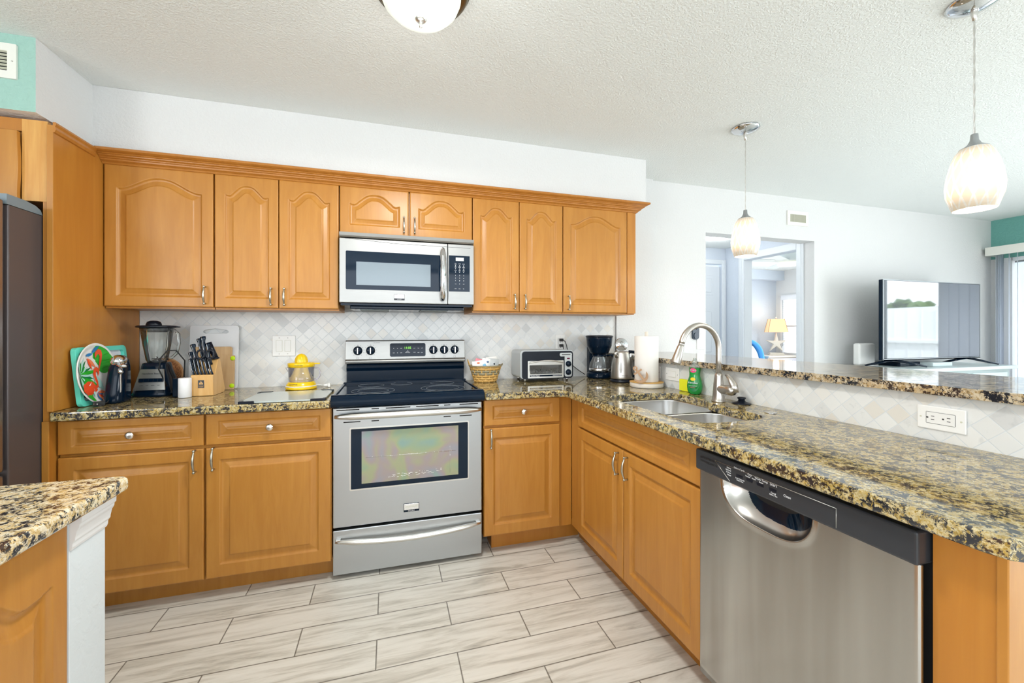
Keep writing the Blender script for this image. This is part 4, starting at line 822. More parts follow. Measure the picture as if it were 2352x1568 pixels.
def knife(label,p,d,L,r,group=None,kind='k'):
    k=thing('knife',label,'knife',p,group)
    p=Vector(p); d=Vector(d).normalized(); side=Vector((1,0,0)); nrm=d.cross(side).normalized()
    bm=B(); pts=[];rs=[]
    for i in range(13):
        t=i/12; bend=.10*L*math.sin(PI*t*1.1)-.02*L; pts.append(p+d*L*t+nrm*(-bend)*.6); rs.append(r*(.95-.22*math.sin(PI*t)+(.28 if t>.9 else 0)))
    tube(bm,pts,rs,12,sx=.62); part('handle',bm,'black_gloss',k)
    bm=B(); tube(bm,[q+nrm*(-rs[i]*.95) for i,q in enumerate(pts)],.0008,6)
    tube(bm,[pts[-1]-nrm*rs[-1],pts[-1]+d*.003],.0010,6); part('tang',bm,'chrome',k)
    bm=B()
    for t in (3,6,10): cyl(bm,pts[t]-side*(rs[t]*.7),pts[t]+side*(rs[t]*.7),.0016,n=8)
    part('rivet',bm,'chrome',k)
    bm=B(); box(bm,-.0008,.0008,-r*.7,r*.7,-.035,.002)
    bmesh.ops.transform(bm,matrix=Matrix.Translation(p)@Vector((0,0,1)).rotation_difference(d).to_matrix().to_4x4(),verts=bm.verts[:]); part('blade',bm,'chrome',k); return k
where=['leftmost','second','third','fourth','fifth','rightmost']
for i in range(6):
    knife('%s of six black handled steak knives in the front row of the block'%where[i] if i not in(0,5) else '%s steak knife in the front row of the knife block'%where[i],(x0+.009+.0162*i,2.510,Z+.110),(-.20,-.02,1),.084+(.008 if i==4 else 0),.0088,'steak knives in the block')
for p,d,L,r,l in (((-.966,2.534,Z+.128),(-.24,-.03,1),.100,.0130,'short black knife at the left of the block behind the steak knives'),
    ((-.957,2.546,Z+.150),(-.24,-.02,1),.118,.0150,'black knife with a broad rounded end in the middle left of the block'),
    ((-.946,2.572,Z+.188),(-.20,0,1),.108,.0140,'tallest left black knife with a bright end cap in the block'),
    ((-.926,2.562,Z+.178),(-.16,0,1),.128,.0155,'tallest black knife rising from the middle of the knife block'),
    ((-.905,2.552,Z+.160),(-.14,0,1),.110,.0130,'black knife behind the right loop of the scissors')):
    knife(l,p,d,L,r,'large knives in the block')
sr=thing('sharpening_steel','black cylindrical sharpener handle at the right of the knife block','sharpener',(-.888,2.575,Z+.19))
bm=B(); cyl(bm,(-.889,2.570,Z+.190),(-.921,2.567,Z+.275),.0135,.0135,20); lathe(bm,(-.889,2.570,Z+.190),[(.017,-.004),(.018,0),(.015,.006)],20,axis=(-.2,0,1)); part('handle',bm,'black_plastic',sr)
sc=thing('scissors','black handled kitchen scissors hanging in the front of the knife block','scissors',(-.92,2.52,Z+.19))
for s in (-1,1):
    bm=B(); cx=-.909+s*.021; P=[(cx+.017*math.cos(a),2.494,Z+.216+.022*math.sin(a)) for a in np.linspace(0,2*PI,24,endpoint=False)]; tube(bm,P,.0052,8,closed=True); tube(bm,[(cx-s*.008,2.496,Z+.196),(-.909+s*.003,2.508,Z+.170),(-.907,2.520,Z+.140)],.0055,8); part('handle_loop',bm,'black_plastic',sc)
bm=B(); box(bm,-.910,-.904,2.527,2.530,Z+.100,Z+.145); part('blade',bm,'chrome',sc)

# boards leaning on the tiles
def leanY(y0,tilt): s,c_=math.sin(tilt),math.cos(tilt); return lambda a,b,h:(a,y0+b*s-h*c_,Z+.001+b*c_+h*s)
f=leanY(2.775,.07)
slot=[(-1.022+.004,.322),(-1.03,.33),(-1.022,.340),(-.99,.347),(-.965,.350),(-.94,.347),(-.908,.340),(-.90,.33),(-.908,.322)]
bm=B(); plate(bm,rrect(-1.092,-.848,0,.368,.014,4),[slot],f,0,.010); tag(part('cutting_board',bm,'poly_white',bevel=.002),'large translucent white cutting board leaning on the tiles','cutting board')
f1=leanY(2.752,.06)
bm=B(); plate(bm,rrect(-1.06,-.872,0,.245,.012,4),[],f1,0,.010); tag(part('cutting_board',bm,'bamboo',bevel=.0015),'plain bamboo cutting board behind the one with lime dots','cutting board')
f2=leanY(2.735,.055); wb=thing('cutting_board','bamboo cutting board with lime green corner dots behind the knife block','cutting board',(-.95,2.73,Z))
bm=B(); plate(bm,rrect(-1.04,-.853,0,.196,.006,3),[],f2,0,.010); part('board',bm,'bamboo',wb,bevel=.0015)
for a,b in ((-.862,.178),(-.864,.022),(-.962,.178)):
    bm=B(); lathe(bm,f2(a,b,.010),[(.0125,-.001),(.0125,.001),(.010,.0028),(.001,.003)],20,axis=(0,-1,.06)); part('rubber_dot',bm,'rubber_lime',wb)

# juicer
jc=thing('citrus_juicer','yellow electric citrus juicer with a clear pitcher left of the stove','juicer',(-.491,2.66,Z)); jx,jy=-.491,2.66
bm=B(); lathe(bm,(jx,jy,Z),[(.080,.001),(.083,.004),(.083,.014),(.080,.018)],40); lathe(bm,(jx,jy,Z),[(.080,.021),(.079,.026),(.070,.040),(.068,.043),(.001,.043)],40); part('base',bm,'yellow_plastic',jc)
bm=B(); lathe(bm,(jx,jy,Z),[(.0815,.0165),(.084,.019),(.0805,.022)],40); part('cord_wrap',bm,'white_plastic',jc)
bm=B(); lathe(bm,(jx,jy,Z),[(.066,.044),(.066,.050),(.069,.128),(.0665,.128),(.0635,.052),(.001,.0455)],40,cap=False); pt=part('pitcher',bm,'lilac_plastic',jc)
bm=B(); tube(bm,[(jx+.066,jy-.01,Z+.122),(jx+.092,jy-.015,Z+.120),(jx+.104,jy-.018,Z+.10),(jx+.100,jy-.018,Z+.072),(jx+.084,jy-.014,Z+.054),(jx+.064,jy-.01,Z+.054)],.005,8,sx=.6); part('handle',bm,'lilac_plastic',pt)
bm=B(); tube(bm,[(jx-.068,jy,Z+.126),(jx-.082,jy,Z+.124),(jx-.068,jy,Z+.100)],.002,6); part('spout',bm,'lilac_plastic',pt)
bm=B(); lathe(bm,(jx,jy,Z),[(.060,.046),(.046,.054),(.030,.066),(.024,.076),(.024,.085),(.017,.092),(.016,.112),(.030,.118),(.040,.126)],32); part('cone_stem',bm,'yellow_trans',jc)
bm=B(); lathe(bm,(jx,jy,Z),[(.066,.127),(.071,.130),(.072,.148),(.069,.152),(.045,.155),(.001,.155)],40); box(bm,jx+.06,jx+.100,jy-.012,jy+.010,Z+.142,Z+.150,.002); st_=part('strainer',bm,'yellow_plastic',jc)
bm=B(); n=36; RR=[]
for t in np.linspace(0,1,10):
    r=.034*math.sqrt(max(0,1-t**2.2)); RR.append([bm.verts.new((jx+r*(1+.05*math.cos(9*2*PI*k/n))*math.cos(2*PI*k/n),jy+r*(1+.05*math.cos(9*2*PI*k/n))*math.sin(2*PI*k/n),Z+.155+.050*t)) for k in range(n)])
for A_,B_ in zip(RR,RR[1:]):
    for k in range(n): fc=bm.faces.new((A_[k],A_[(k+1)%n],B_[(k+1)%n],B_[k])); fc.smooth=True
part('reamer',bm,'yellow_plastic',jc)
text('Proctor Silex',.008,(jx,jy-.0735,Z+.140),(1,0,0),(0,0,1),'ink_dark',st_,.0004); text('JUICEMATE',.009,(jx-.028,jy-.0705,Z+.032),(1,-.3,0),(0,.35,1),'ink_dark',jc,.0004)
bm=B(); tube(bm,[(jx+.078,jy,Z+.020),(jx+.10,jy+.02,Z+.016),(jx+.115,jy+.03,Z+.010)],.0028,8); cyl(bm,(jx+.112,jy+.03,Z+.012),(jx+.140,jy+.035,Z+.012),.006,.011,14); box(bm,jx+.140,jx+.152,jy+.022,jy+.05,Z+.002,Z+.024,.002); part('cord',bm,'white_plastic',jc)
gbd=thing('glass_board','frosted glass cutting board with black rubber corners lying left of the stove','cutting board',(-.48,2.325,Z))
bm=B(); plate(bm,rrect(-.660,-.300,2.172,2.498,.006,3),[],XY,Z+.003,Z+.0095); part('glass',bm,'frosted_glass_board',gbd)
for a,b in ((-1,-1),(1,-1),(1,1),(-1,1)):
    cx=-.48+a*.18; cy=2.335+b*.163; bm=B()
    plate(bm,[(cx+a*.004,cy+b*.004),(cx-a*.062,cy+b*.004),(cx-a*.056,cy-b*.008),(cx-a*.008,cy-b*.009),(cx-a*.009,cy-b*.030),(cx+a*.004,cy-b*.036)],[],XY,Z+.0005,Z+.0122); part('rubber_corner',bm,'black_plastic',gbd,bevel=.001)

# ------------------------------------------------------------------ right counter, back run
bk=thing('wicker_basket','small woven wicker basket with loop handles right of the stove','basket',(.612,2.685,Z)); wx,wy=.612,2.685
NS=22; H=.108
def wr(z): return .074+(z/H)*.034
bm=B(); lathe(bm,(wx,wy,Z),[(.001,.001),(.071,.001),(.071,.004),(.001,.004)],32,sy=.8); part('bottom',bm,'wicker_gold',bk)
for j in range(7):
    z0=.003+j*H/7; z1=z0+H/7-.0015; n=NS*4; bm=B(); RR=[]
    for z in (z0,(z0+z1)/2,z1):
        RR.append([bm.verts.new((wx+(wr(z)+.0022*math.cos(PI*NS*k/n+PI*j)*1.0+(.0007 if z not in(z0,z1) else 0))*math.cos(2*PI*k/n),wy+.8*(wr(z)+.0022*math.cos(PI*NS*k/n+PI*j)+(.0007 if z not in (z0,z1) else 0))*math.sin(2*PI*k/n),Z+z)) for k in range(n)])
    for A_,B_ in zip(RR,RR[1:]):
        for k in range(n): bm.faces.new((A_[k],A_[(k+1)%n],B_[(k+1)%n],B_[k])).smooth=True
    o=part('woven_band',bm,'wicker_grey' if j in (3,4) else ('wicker_gold' if j in(1,6) else 'wicker_tan'),bk); m_=o.modifiers.new('s','SOLIDIFY'); m_.thickness=.0012
bm=B()
for k in range(NS):
    a=2*PI*k/NS; c_,s_=math.cos(a),.8*math.sin(a); t=Vector((-math.sin(a),math.cos(a)*.8,0)).normalized()*.0035; r0=wr(0)+.0002; r1=wr(H)+.0002
    p=Vector((wx+r0*c_,wy+r0*s_,Z+.002)); q_=Vector((wx+r1*c_,wy+r1*s_,Z+H)); nn=Vector((c_,s_,0)).normalized()*.0011
    quadbox(bm,[p-t-nn,p+t-nn,p+t+nn,p-t+nn,q_-t-nn,q_+t-nn,q_+t+nn,q_-t+nn])
part('stakes',bm,'wicker_gold',bk)
bm=B(); tube(bm,[(wx+(wr(H)+.001)*math.cos(2*PI*k/40),wy+.8*(wr(H)+.001)*math.sin(2*PI*k/40),Z+H) for k in range(40)],.0035,8,closed=True); part('rim',bm,'wicker_grey',bk)
for s in (-1,1):
    bm=B(); hz=.048 if s<0 else .016; tube(bm,[(wx+s*(.103+.016*math.sin(PI*t)),wy+.018*math.cos(PI*t)*1.0,Z+H-.008+hz*math.sin(PI*t)) for t in np.linspace(0,1,13)],.0026,8); part('loop_handle',bm,'wicker_tan' if s<0 else 'wicker_grey',bk)
def packet(name,label,c,sx,sy,h,rx,ry,mat,extra):
    t=thing(name,label,'packet',c,'packets in the wicker basket'); bm=B()
    n=6; g=[]
    for i in range(n+1):
        row=[]
        for j in range(n+1):
            u,v=-1+2*i/n,-1+2*j/n; b_=sy*(1-u*u)*(1-v*v)**.6+.0012; w_=1+.05*math.sin(5*v+i); row.append((u*sx*w_,b_,v*h))
        g.append(row)
    Mx=Matrix.Translation(c)@Matrix.Rotation(ry,4,'Y')@Matrix.Rotation(rx,4,'X')
    for s in (1,-1):
        V=[[bm.verts.new(Mx@Vector((p[0],-s*p[1],p[2]))) for p in r] for r in g]
        for i in range(n):
            for j in range(n): fc=bm.faces.new((V[i][j],V[i+1][j],V[i+1][j+1],V[i][j+1])); fc.smooth=True
    part('wrapper',bm,mat,t)
    for (a,b,w,hh,m2) in extra:
        bm=B(); q=sy*(1-(a/sx)**2)*(max(0,1-(b/h)**2))**.6+.0016; V=[]
        lathe(bm,Mx@Vector((a,-q,b)),[(.001,.001),(1,.0008),(1,-.002),(.001,-.002)],20,sx=w,sy=hh,axis=Mx.to_3x3()@Vector((0,-1,0))); part('printed_mark',bm,m2,t)
packet('sugar_packet','white packet with an orange spot at the left of the wicker basket',(wx-.055,wy-.03,Z+.110),.036,.012,.032,-.25,-.15,'white_plastic',[(.002,.015,.010,.006,'red_orange'),(-.01,-.008,.014,.004,'packet_blue')])
packet('sugar_packet','rose coloured packet behind the orange spotted one in the basket',(wx-.038,wy+.0,Z+.122),.032,.012,.030,-.2,.2,'rose',[(.0,.0,.014,.010,'white_plastic')])
packet('sugar_packet','white and blue packet standing in the middle of the wicker basket',(wx-.002,wy-.025,Z+.116),.028,.012,.040,-.1,.12,'white_plastic',[(-.010,-.006,.012,.010,'packet_blue'),(.008,.018,.008,.006,'navy_print')])
packet('sugar_packet','grey packet with a black flower at the right of the wicker basket',(wx+.050,wy-.02,Z+.116),.036,.014,.038,-.12,.08,'packet_grey',[(.002,.002,.0055,.0055,'ink_dark')])
packet('sugar_packet','white packet standing behind the grey flowered one in the basket',(wx+.045,wy+.012,Z+.128),.038,.010,.036,.05,-.08,'paper',[])

# toaster oven
to=thing('toaster_oven','black and silver toaster oven right of the wicker basket','toaster oven',(1.0,2.66,Z)); FTo=Fr((0,2.565,0),(1,0,0)); t0,t1=.832,1.192
bm=B(); plate(bm,rrect(t0-.012,t1+.004,Z+.022,Z+.208,.022,5),[rrect(t0+.026,t1-.056,Z+.028,Z+.150,.006,2)],lambda p,q,h:(p,h,q),2.575,2.775); part('shell',bm,'packet_grey',to,bevel=.003)
bm=B(); plate(bm,rrect(t0,t1,Z+.020,Z+.202,.020,5),[rrect(t0+.040,t1-.074,Z+.032,Z+.136,.004,2)],lambda p,q,h:FTo.p(p,h,q),0,.02); part('front_frame',bm,'black_plastic',to,bevel=.002)
bm=B(); FTo.box(bm,t0+.03,t1-.06,.10,.104,Z+.03,Z+.14); FTo.box(bm,t0+.030,t1-.06,.012,.10,Z+.0285,Z+.032); part('cavity',bm,'black_matte',to)
dr_=None
bm=B(); plate(bm,rrect(t0+.036,t1-.070,Z+.026,Z+.140,.004,2),[rrect(t0+.048,t1-.082,Z+.052,Z+.112,.002,1)],lambda p,q,h:FTo.p(p,h,q),-.004,.004); tdo=part('door',bm,'satin_metal',to)
bm=B(); FTo.box(bm,t0+.047,t1-.081,-.001,.0005,Z+.051,Z+.113); part('door_glass',bm,'clear_glass',tdo)
bm=B(); FTo.box(bm,t0+.050,t1-.084,-.0055,-.003,Z+.036,Z+.046); part('name_strip',bm,'black_gloss',tdo)
text('Hamilton Beach',.0095,FTo.p(t0+.056,-.006,Z+.041),(1,0,0),(0,0,1),'ink_white',tdo,.0003,'LEFT'); text('TOASTSTATION OVEN',.006,FTo.p(t1-.088,-.006,Z+.041),(1,0,0),(0,0,1),'ink_white',tdo,.0003,'RIGHT')
bm=B(); n=16; tube(bm,[FTo.p(t0+.046+(t1-t0-.126)*k/n,-.012-.016*math.sin(PI*k/n),Z+.128+.014*math.sin(PI*k/n)) for k in range(n+1)],.0042,10)
for u in (t0+.048,t1-.082): FTo.box(bm,u-.006,u+.006,-.016,0,Z+.122,Z+.134,.002)
part('door_handle',bm,'satin_metal',tdo)
bm=B(); random.seed(8); n=26; V=[]
for i in range(n+1):
    V.append([bm.verts.new(FTo.p(t0+.052+(t1-t0-.140)*i/n+random.uniform(-.003,.003),.012+.012*j+random.uniform(-.004,.004),Z+.052+.028*math.sin(PI*j/5)+random.uniform(-.004,.005))) for j in range(6)])
for i in range(n):
    for j in range(5): bm.faces.new((V[i][j],V[i+1][j],V[i+1][j+1],V[i][j+1]))
part('foil_lining',bm,'foil',to,label='crumpled aluminium foil inside the toaster oven')
bm=B(); plate(bm,rrect(t1-.062,t1-.010,Z+.030,Z+.180,.014,4),[],lambda p,q,h:FTo.p(p,h,q),-.004,.002); plate(bm,rrect(t1-.098,t1-.010,Z+.166,Z+.190,.010,4),[],lambda p,q,h:FTo.p(p,h,q),-.0045,.002); cpl=part('control_plate',bm,'packet_grey',to)
bm=B(); FTo.box(bm,t1-.084,t1-.022,-.0055,-.004,Z+.176,Z+.180); part('toast_lever_slot',bm,'black_matte',cpl)
bm=B(); plate(bm,rrect(t1-.046,t1-.026,Z+.148,Z+.156,.003,3),[],lambda p,q,h:FTo.p(p,h,q),-.006,-.003); part('pilot_lamp',bm,'maroon',cpl)
for z in (.116,.060):
    bm=B(); lathe(bm,FTo.p(t1-.036,-.003,Z+z),[(.020,0),(.020,.004),(.016,.006),(.015,.016),(.001,.017)],24,axis=(0,-1,0)); FTo.box(bm,t1-.039,t1-.033,-.024,-.017,Z+z-.015,Z+z+.015,.002); part('dial_knob',bm,'black_gloss',to)
for x in (t0+.03,t1-.03):
    for y in (2.60,2.75): bm=B(); cyl(bm,(x,y,Z+.0005),(x,y,Z+.024),.008,.010,14); part('foot',bm,'satin_metal',to)
# coffee maker
cm=thing('coffee_maker','glossy black drip coffee maker with a glass carafe near the corner','coffee maker',(1.447,2.67,Z)); kx,ky=1.447,2.67
bm=B(); lathe(bm,(kx,ky,Z),[(.082,.001),(.090,.006),(.092,.018),(.088,.034),(.078,.044),(.001,.044)],40); box(bm,kx-.05,kx+.085,ky+.045,ky+.105,Z+.02,Z+.25,.012,3); part('base',bm,'black_gloss',cm)
bm=B(); lathe(bm,(kx,ky,Z),[(.052,.172),(.062,.176),(.070,.190),(.078,.212),(.082,.216),(.088,.232),(.093,.285),(.094,.292),(.001,.294)],40); part('filter_housing',bm,'black_gloss',cm)
bm=B(); lathe(bm,(kx,ky,Z),[(.094,.290),(.098,.294),(.097,.302),(.085,.305),(.001,.306)],40); part('lid',bm,'black_plastic',cm)
bm=B(); lathe(bm,(kx,ky,Z),[(.001,.046),(.062,.047),(.070,.058),(.072,.075),(.068,.105),(.052,.140),(.046,.158),(.048,.166),(.045,.166),(.043,.157),(.049,.138),(.065,.104),(.069,.076),(.066,.06),(.001,.052)],36,cap=False); cf=part('carafe',bm,'carafe_glass',cm)
bm=B(); lathe(bm,(kx,ky,Z),[(.050,.155),(.051,.168),(.045,.172),(.001,.172)],32); part('collar',bm,'black_gloss',cf)
bm=B(); lathe(bm,(kx,ky,Z),[(.0725,.056),(.0735,.062),(.0730,.072),(.0715,.072)],36,cap=False); part('band',bm,'foil',cf)
bm=B(); tube(bm,[(kx+.048,ky-.020,Z+.160),(kx+.078,ky-.036,Z+.164),(kx+.098,ky-.046,Z+.140),(kx+.100,ky-.046,Z+.09),(kx+.090,ky-.040,Z+.06),(kx+.070,ky-.02,Z+.058)],.0085,10,sx=.8); part('handle',bm,'black_gloss',cf)
bm=B(); box(bm,kx+.083,kx+.092,ky-.034,ky-.02,Z+.030,Z+.044,.002); part('power_switch',bm,'red_orange',cm)
for k in range(5): text(str(2*k+2),.008,(kx-.056+.002*abs(k-2),ky-.046,Z+.068+.012*k),(1,-.75,0),(0,0,1),'ink_white',cf,.0003)
def plugcord(T,z,pts):
    bm=B(); tube(bm,pts,.0028,8); t=part('power_cord',bm,'black_matte',T)
    bm=B(); box(bm,1.192,1.216,2.776,2.803,z-.010,z+.010,.003); part('plug',bm,'black_matte',t)
plugcord(cm,1.185,[(1.214,2.786,1.185),(1.232,2.788,1.175),(1.245,2.79,1.145),(1.252,2.792,1.11),(1.258,2.80,1.06),(1.272,2.80,1.02),(1.31,2.795,.985),(1.35,2.79,.955),(1.385,2.77,.93)])
plugcord(to,1.145,[(1.214,2.79,1.145),(1.224,2.80,1.135),(1.230,2.806,1.11),(1.232,2.806,1.05),(1.225,2.80,.96),(1.215,2.79,.925)])
# kettle
kt=thing('electric_kettle','brushed steel electric kettle with its lid open','kettle',(1.512,2.44,Z)); ex,ey=1.487,2.43
bm=B(); lathe(bm,(ex,ey,Z),[(.078,.001),(.080,.004),(.078,.016),(.070,.020),(.001,.020)],36); part('power_base',bm,'black_plastic',kt)
bm=B(); lathe(bm,(ex,ey,Z),[(.074,.021),(.076,.026),(.076,.040),(.073,.09),(.066,.14),(.056,.185),(.053,.197),(.050,.199),(.048,.196),(.001,.19)],40,sx=1); part('body',bm,'steel_kettle',kt)
bm=B(); tube(bm,[(ex-.052,ey-.020,Z+.198),(ex-.072,ey-.030,Z+.193),(ex-.056,ey-.026,Z+.165)],[.012,.007,.012],10); part('spout',bm,'steel_kettle',kt)
bm=B(); g=Vector((-.62,-.785,0)); s_=Vector((.785,-.62,0))
def kf(p,q,h): r=.0735-(q-.09)*.12 if q>.09 else .0745; return tuple(Vector((ex,ey,Z+q))+g*(r+h-.5*p*p/.07)+s_*p)
plate(bm,[(.0125*math.cos(a),.098+.042*math.sin(a)) for a in np.linspace(0,2*PI,28,endpoint=False)],[],kf,-.002,.003); part('window_frame',bm,'satin_metal',kt)
bm=B(); plate(bm,[(.0090*math.cos(a),.098+.037*math.sin(a)) for a in np.linspace(0,2*PI,28,endpoint=False)],[],kf,.0,.0042); part('water_window',bm,'clear_grey',kt)
bm=B(); tube(bm,[(ex+.62*r_,ey-.78*r_,Z+z_) for r_,z_ in ((.045,.200),(.085,.198),(.104,.175),(.106,.11),(.096,.05),(.078,.035))],.0115,12,sx=.8); part('handle',bm,'black_gloss',kt)
bm=B(); lathe(bm,(ex+.012,ey+.03,Z+.246),[(.001,-.006),(.040,-.005),(.044,0),(.040,.006),(.024,.007),(.022,.010),(.001,.011)],32,axis=(-.25,-.95,.18)); lathe(bm,(ex+.012,ey+.0275,Z+.2465),[(.016,.006),(.018,.0085),(.016,.0095)],24,axis=(-.25,-.95,.18),cap=False); part('lid',bm,'chrome',kt)
text('Hamilton Beach',.006,tuple(Vector((ex,ey,Z+.047))+Vector((-.35,-.937,0))*.0768),(.937,-.35,0),(0,0,1),'ink_dark',kt,.0003)

# paper towels on an anchor holder
ph=thing('paper_towel_holder','whitewashed round wooden paper towel holder with an anchor','holder',(1.490,2.165,Z)); hx,hy=1.490,2.165
bm=B(); lathe(bm,(hx,hy,Z),[(.094,.001),(.097,.003),(.097,.026),(.094,.028),(.001,.028)],44,sx=1,sy=1); part('base',bm,'whitewash',ph)
bm=B(); lathe(bm,(hx,hy,Z),[(.094,.0282),(.099,.029),(.0985,.032),(.094,.033),(.001,.033)],44); part('base_top',bm,'wicker_tan',ph)
bm=B(); cyl(bm,(hx,hy,Z+.03),(hx,hy,Z+.332),.0095,n=20); part('rod',bm,'whitewash',ph)
bm=B(); ox,oy=hx-.100,hy-.052; ux=Vector((.9,-.43,0)).normalized()
def ap(p,q,h): v=Vector((ox+.0,oy,Z+.033+q))+ux*p+Vector((-.43,-.9,0)).normalized()*h; return tuple(v)
th=math.radians(36)
def ro(p,q): return (p*math.cos(th)+q*-math.sin(th)+.045,(p*math.sin(th)+q*math.cos(th))+.0)
plate(bm,[ro(p,q) for p,q in [(-.006,.012),(-.006,.083),(.006,.083),(.006,.012)]],[],ap,0,.010)
plate(bm,[ro(p,q) for p,q in [(-.026,.064),(-.026,.074),(.026,.074),(.026,.064)]],[],ap,.001,.009)
plate(bm,[ro(.013*math.cos(a),.094+.013*math.sin(a)) for a in np.linspace(0,2*PI,24,endpoint=False)],[[ro(.006*math.cos(a),.094+.006*math.sin(a)) for a in np.linspace(0,2*PI,16,endpoint=False)]],ap,0,.010)
arc=[ro(.040*math.sin(a),.036-.036*math.cos(a)) for a in np.linspace(-1.35,1.35,20)]+[ro(.054,.047),ro(.047,.022)]+[ro(.029*math.sin(a),.036-.026*math.cos(a)) for a in np.linspace(1.25,-1.25,20)]+[ro(-.047,.022),ro(-.054,.047)]
plate(bm,[ro(.040*math.sin(a),.036-.036*math.cos(a)) for a in np.linspace(-1.3,1.3,20)]+[ro(.040,.044)]+[ro(.028*math.sin(a),.036-.022*math.cos(a)) for a in np.linspace(1.2,-1.2,20)]+[ro(-.040,.044)],[],ap,0,.010)
bmesh.ops.translate(bm,vec=(0,0,-min(v.co.z for v in bm.verts)+Z+.0335),verts=bm.verts[:]); part('anchor',bm,'anchor_wood',ph,label='brown wooden anchor leaning on the towel roll')
bm=B(); lathe(bm,(hx,hy,Z+.034),[(.020,0),(.068,0),(.0695,.002),(.0695,.270),(.068,.2715),(.020,.2715),(.020,0)],44,cap=False); tag(part('paper_towel_roll',bm,'paper'),'white paper towel roll standing on the anchor holder','paper towels')

# ------------------------------------------------------------------ sink side
fx,fy=1.505,1.610
fc_=thing('faucet','brushed nickel gooseneck kitchen faucet behind the sink','faucet',(fx,fy,Z))
bm=B(); lathe(bm,(fx,fy,Z),[(.031,.0005),(.031,.004),(.028,.008),(.026,.03),(.0215,.09),(.018,.125),(.0145,.135)],32); part('body',bm,'nickel',fc_)
bm=B(); pts=[(fx,fy,Z+.12),(fx,fy,Z+.20)]; Rb=.106; zc=Z+.252
for a in np.linspace(0,PI*.93,26): pts.append((fx-Rb+Rb*math.cos(a),fy,zc+Rb*1.05*math.sin(a)))
tube(bm,pts,.0130,18); part('spout',bm,'nickel',fc_)
e_=Vector(pts[-1]); dv=(Vector(pts[-1])-Vector(pts[-2])).normalized(); dv=(dv+Vector((-.14,0,-.1))).normalized()
bm=B(); lathe(bm,e_,[(.0125,-.003),(.0135,.002),(.0125,.006)],20,axis=dv); part('joint_ring',bm,'satin_metal',fc_)
bm=B(); lathe(bm,e_+dv*.004,[(.0125,0),(.015,.012),(.0195,.055),(.0225,.088),(.0215,.092),(.001,.093)],24,axis=dv); part('spray_head',bm,'nickel',fc_)
bm=B(); lathe(bm,(fx,fy+.01,Z+.062),[(.001,0),(.014,.004),(.0205,.016),(.0215,.04),(.0215,.062),(.0225,.064),(.0225,.088),(.018,.102),(.001,.110)],24,axis=(0,-1,.0)); part('handle_barrel',bm,'nickel',fc_)
bm=B(); tube(bm,[(fx,fy-.095,Z+.056),(fx+.002,fy-.088,Z+.088),(fx+.004,fy-.065,Z+.115),(fx+.006,fy-.040,Z+.133)],[.019,.017,.011,.007],12,sx=.55); part('lever',bm,'nickel',fc_)
so_=thing('dish_soap','green dish soap bottle between the sponge and the faucet','bottle',(1.560,1.835,Z)); sx_,sy_=1.560,1.835
def bott(secs,bm,n=32):
    RR=[]
    for z,a,b in secs: RR.append([bm.verts.new((sx_+b*math.cos(2*PI*k/n),sy_+a*math.sin(2*PI*k/n),Z+z)) for k in range(n)])
    for A_,B_ in zip(RR,RR[1:]):
        for k in range(n): q=bm.faces.new((A_[k],A_[(k+1)%n],B_[(k+1)%n],B_[k])); q.smooth=True
    bm.faces.new(RR[0][::-1]); bm.faces.new(RR[-1]); return bm
part('bottle',bott([(.001,.024,.018),(.004,.030,.022),(.02,.037,.026),(.045,.040,.027),(.07,.036,.026),(.095,.028,.023),(.11,.0275,.022),(.125,.029,.023),(.142,.029,.023)],B()),'green_soap',so_)
part('neck',bott([(.1425,.029,.023),(.150,.026,.021),(.158,.016,.015),(.162,.013,.013)],B()),'soap_clear',so_)
part('cap',bott([(.162,.015,.015),(.170,.016,.016),(.178,.0145,.0145),(.180,.009,.009),(.190,.008,.008),(.192,.006,.006)],B()),'soap_clear',so_)
def lb(name,y,z,a,b,mat,parent,off=.0008,rad=.027):
    bm=B(); n=24; V=[]
    for k in range(n):
        t=2*PI*k/n; yy=a*math.cos(t); zz=z+b*math.sin(t); 
        hw=np.interp(zz,[.02,.045,.07,.095,.11,.142],[.037,.040,.036,.028,.0275,.029]); hd=np.interp(zz,[.02,.045,.07,.095,.11,.142],[.026,.027,.026,.023,.022,.023]); c_=max(0,1-((yy+y)/hw)**2)**.5
        V.append((sx_-hd*c_-off,sy_+yy+y,Z+zz))
    c0=Vector((0,0,0)); 
    for v in V: c0+=Vector(v)/n
    hd=np.interp(z,[.02,.045,.07,.095,.11,.142],[.026,.027,.026,.023,.022,.023]); c0.x=sx_-hd*(max(0,1-(y/.034)**2)**.5)-off
    cv=bm.verts.new(c0); R_=[bm.verts.new(v) for v in V]
    for k in range(n): bm.faces.new((cv,R_[(k+1)%n],R_[k])).smooth=True
    return part(name,bm,mat,parent)
so_.rotation_euler=(0,0,math.radians(32))
lb('label',0,.052,.028,.036,'leaf_deep',so_,.0007); lb('label_sun',0.002,.082,.013,.009,'cup_yellow',so_,.0013); lb('neck_sticker',.002,.128,.017,.012,'pink',so_,.0012)
text('Palmolive',.0125,(sx_-.030,sy_,Z+.063),(0,-1,0),(0,0,1),'ink_white',so_,.0003); text('ULTRA STRENGTH',.0052,(sx_-.030,sy_,Z+.046),(0,-1,0),(0,0,1),'ink_white',so_,.0003); text('ORIGINAL',.0058,(sx_-.030,sy_,Z+.038),(0,-1,0),(0,0,1),'pink',so_,.0003); text('20% MORE',.0066,(sx_-.0262,sy_,Z+.129),(0,-1,0),(0,0,1),'ink_white',so_,.0003)
bm=B(); box(bm,1.572,1.594,1.875,1.975,Z+.001,Z+.066,.004,3); tag(part('sponge',bm,'sponge_yellow'),'bright yellow sponge standing against the low tiled wall','sponge')
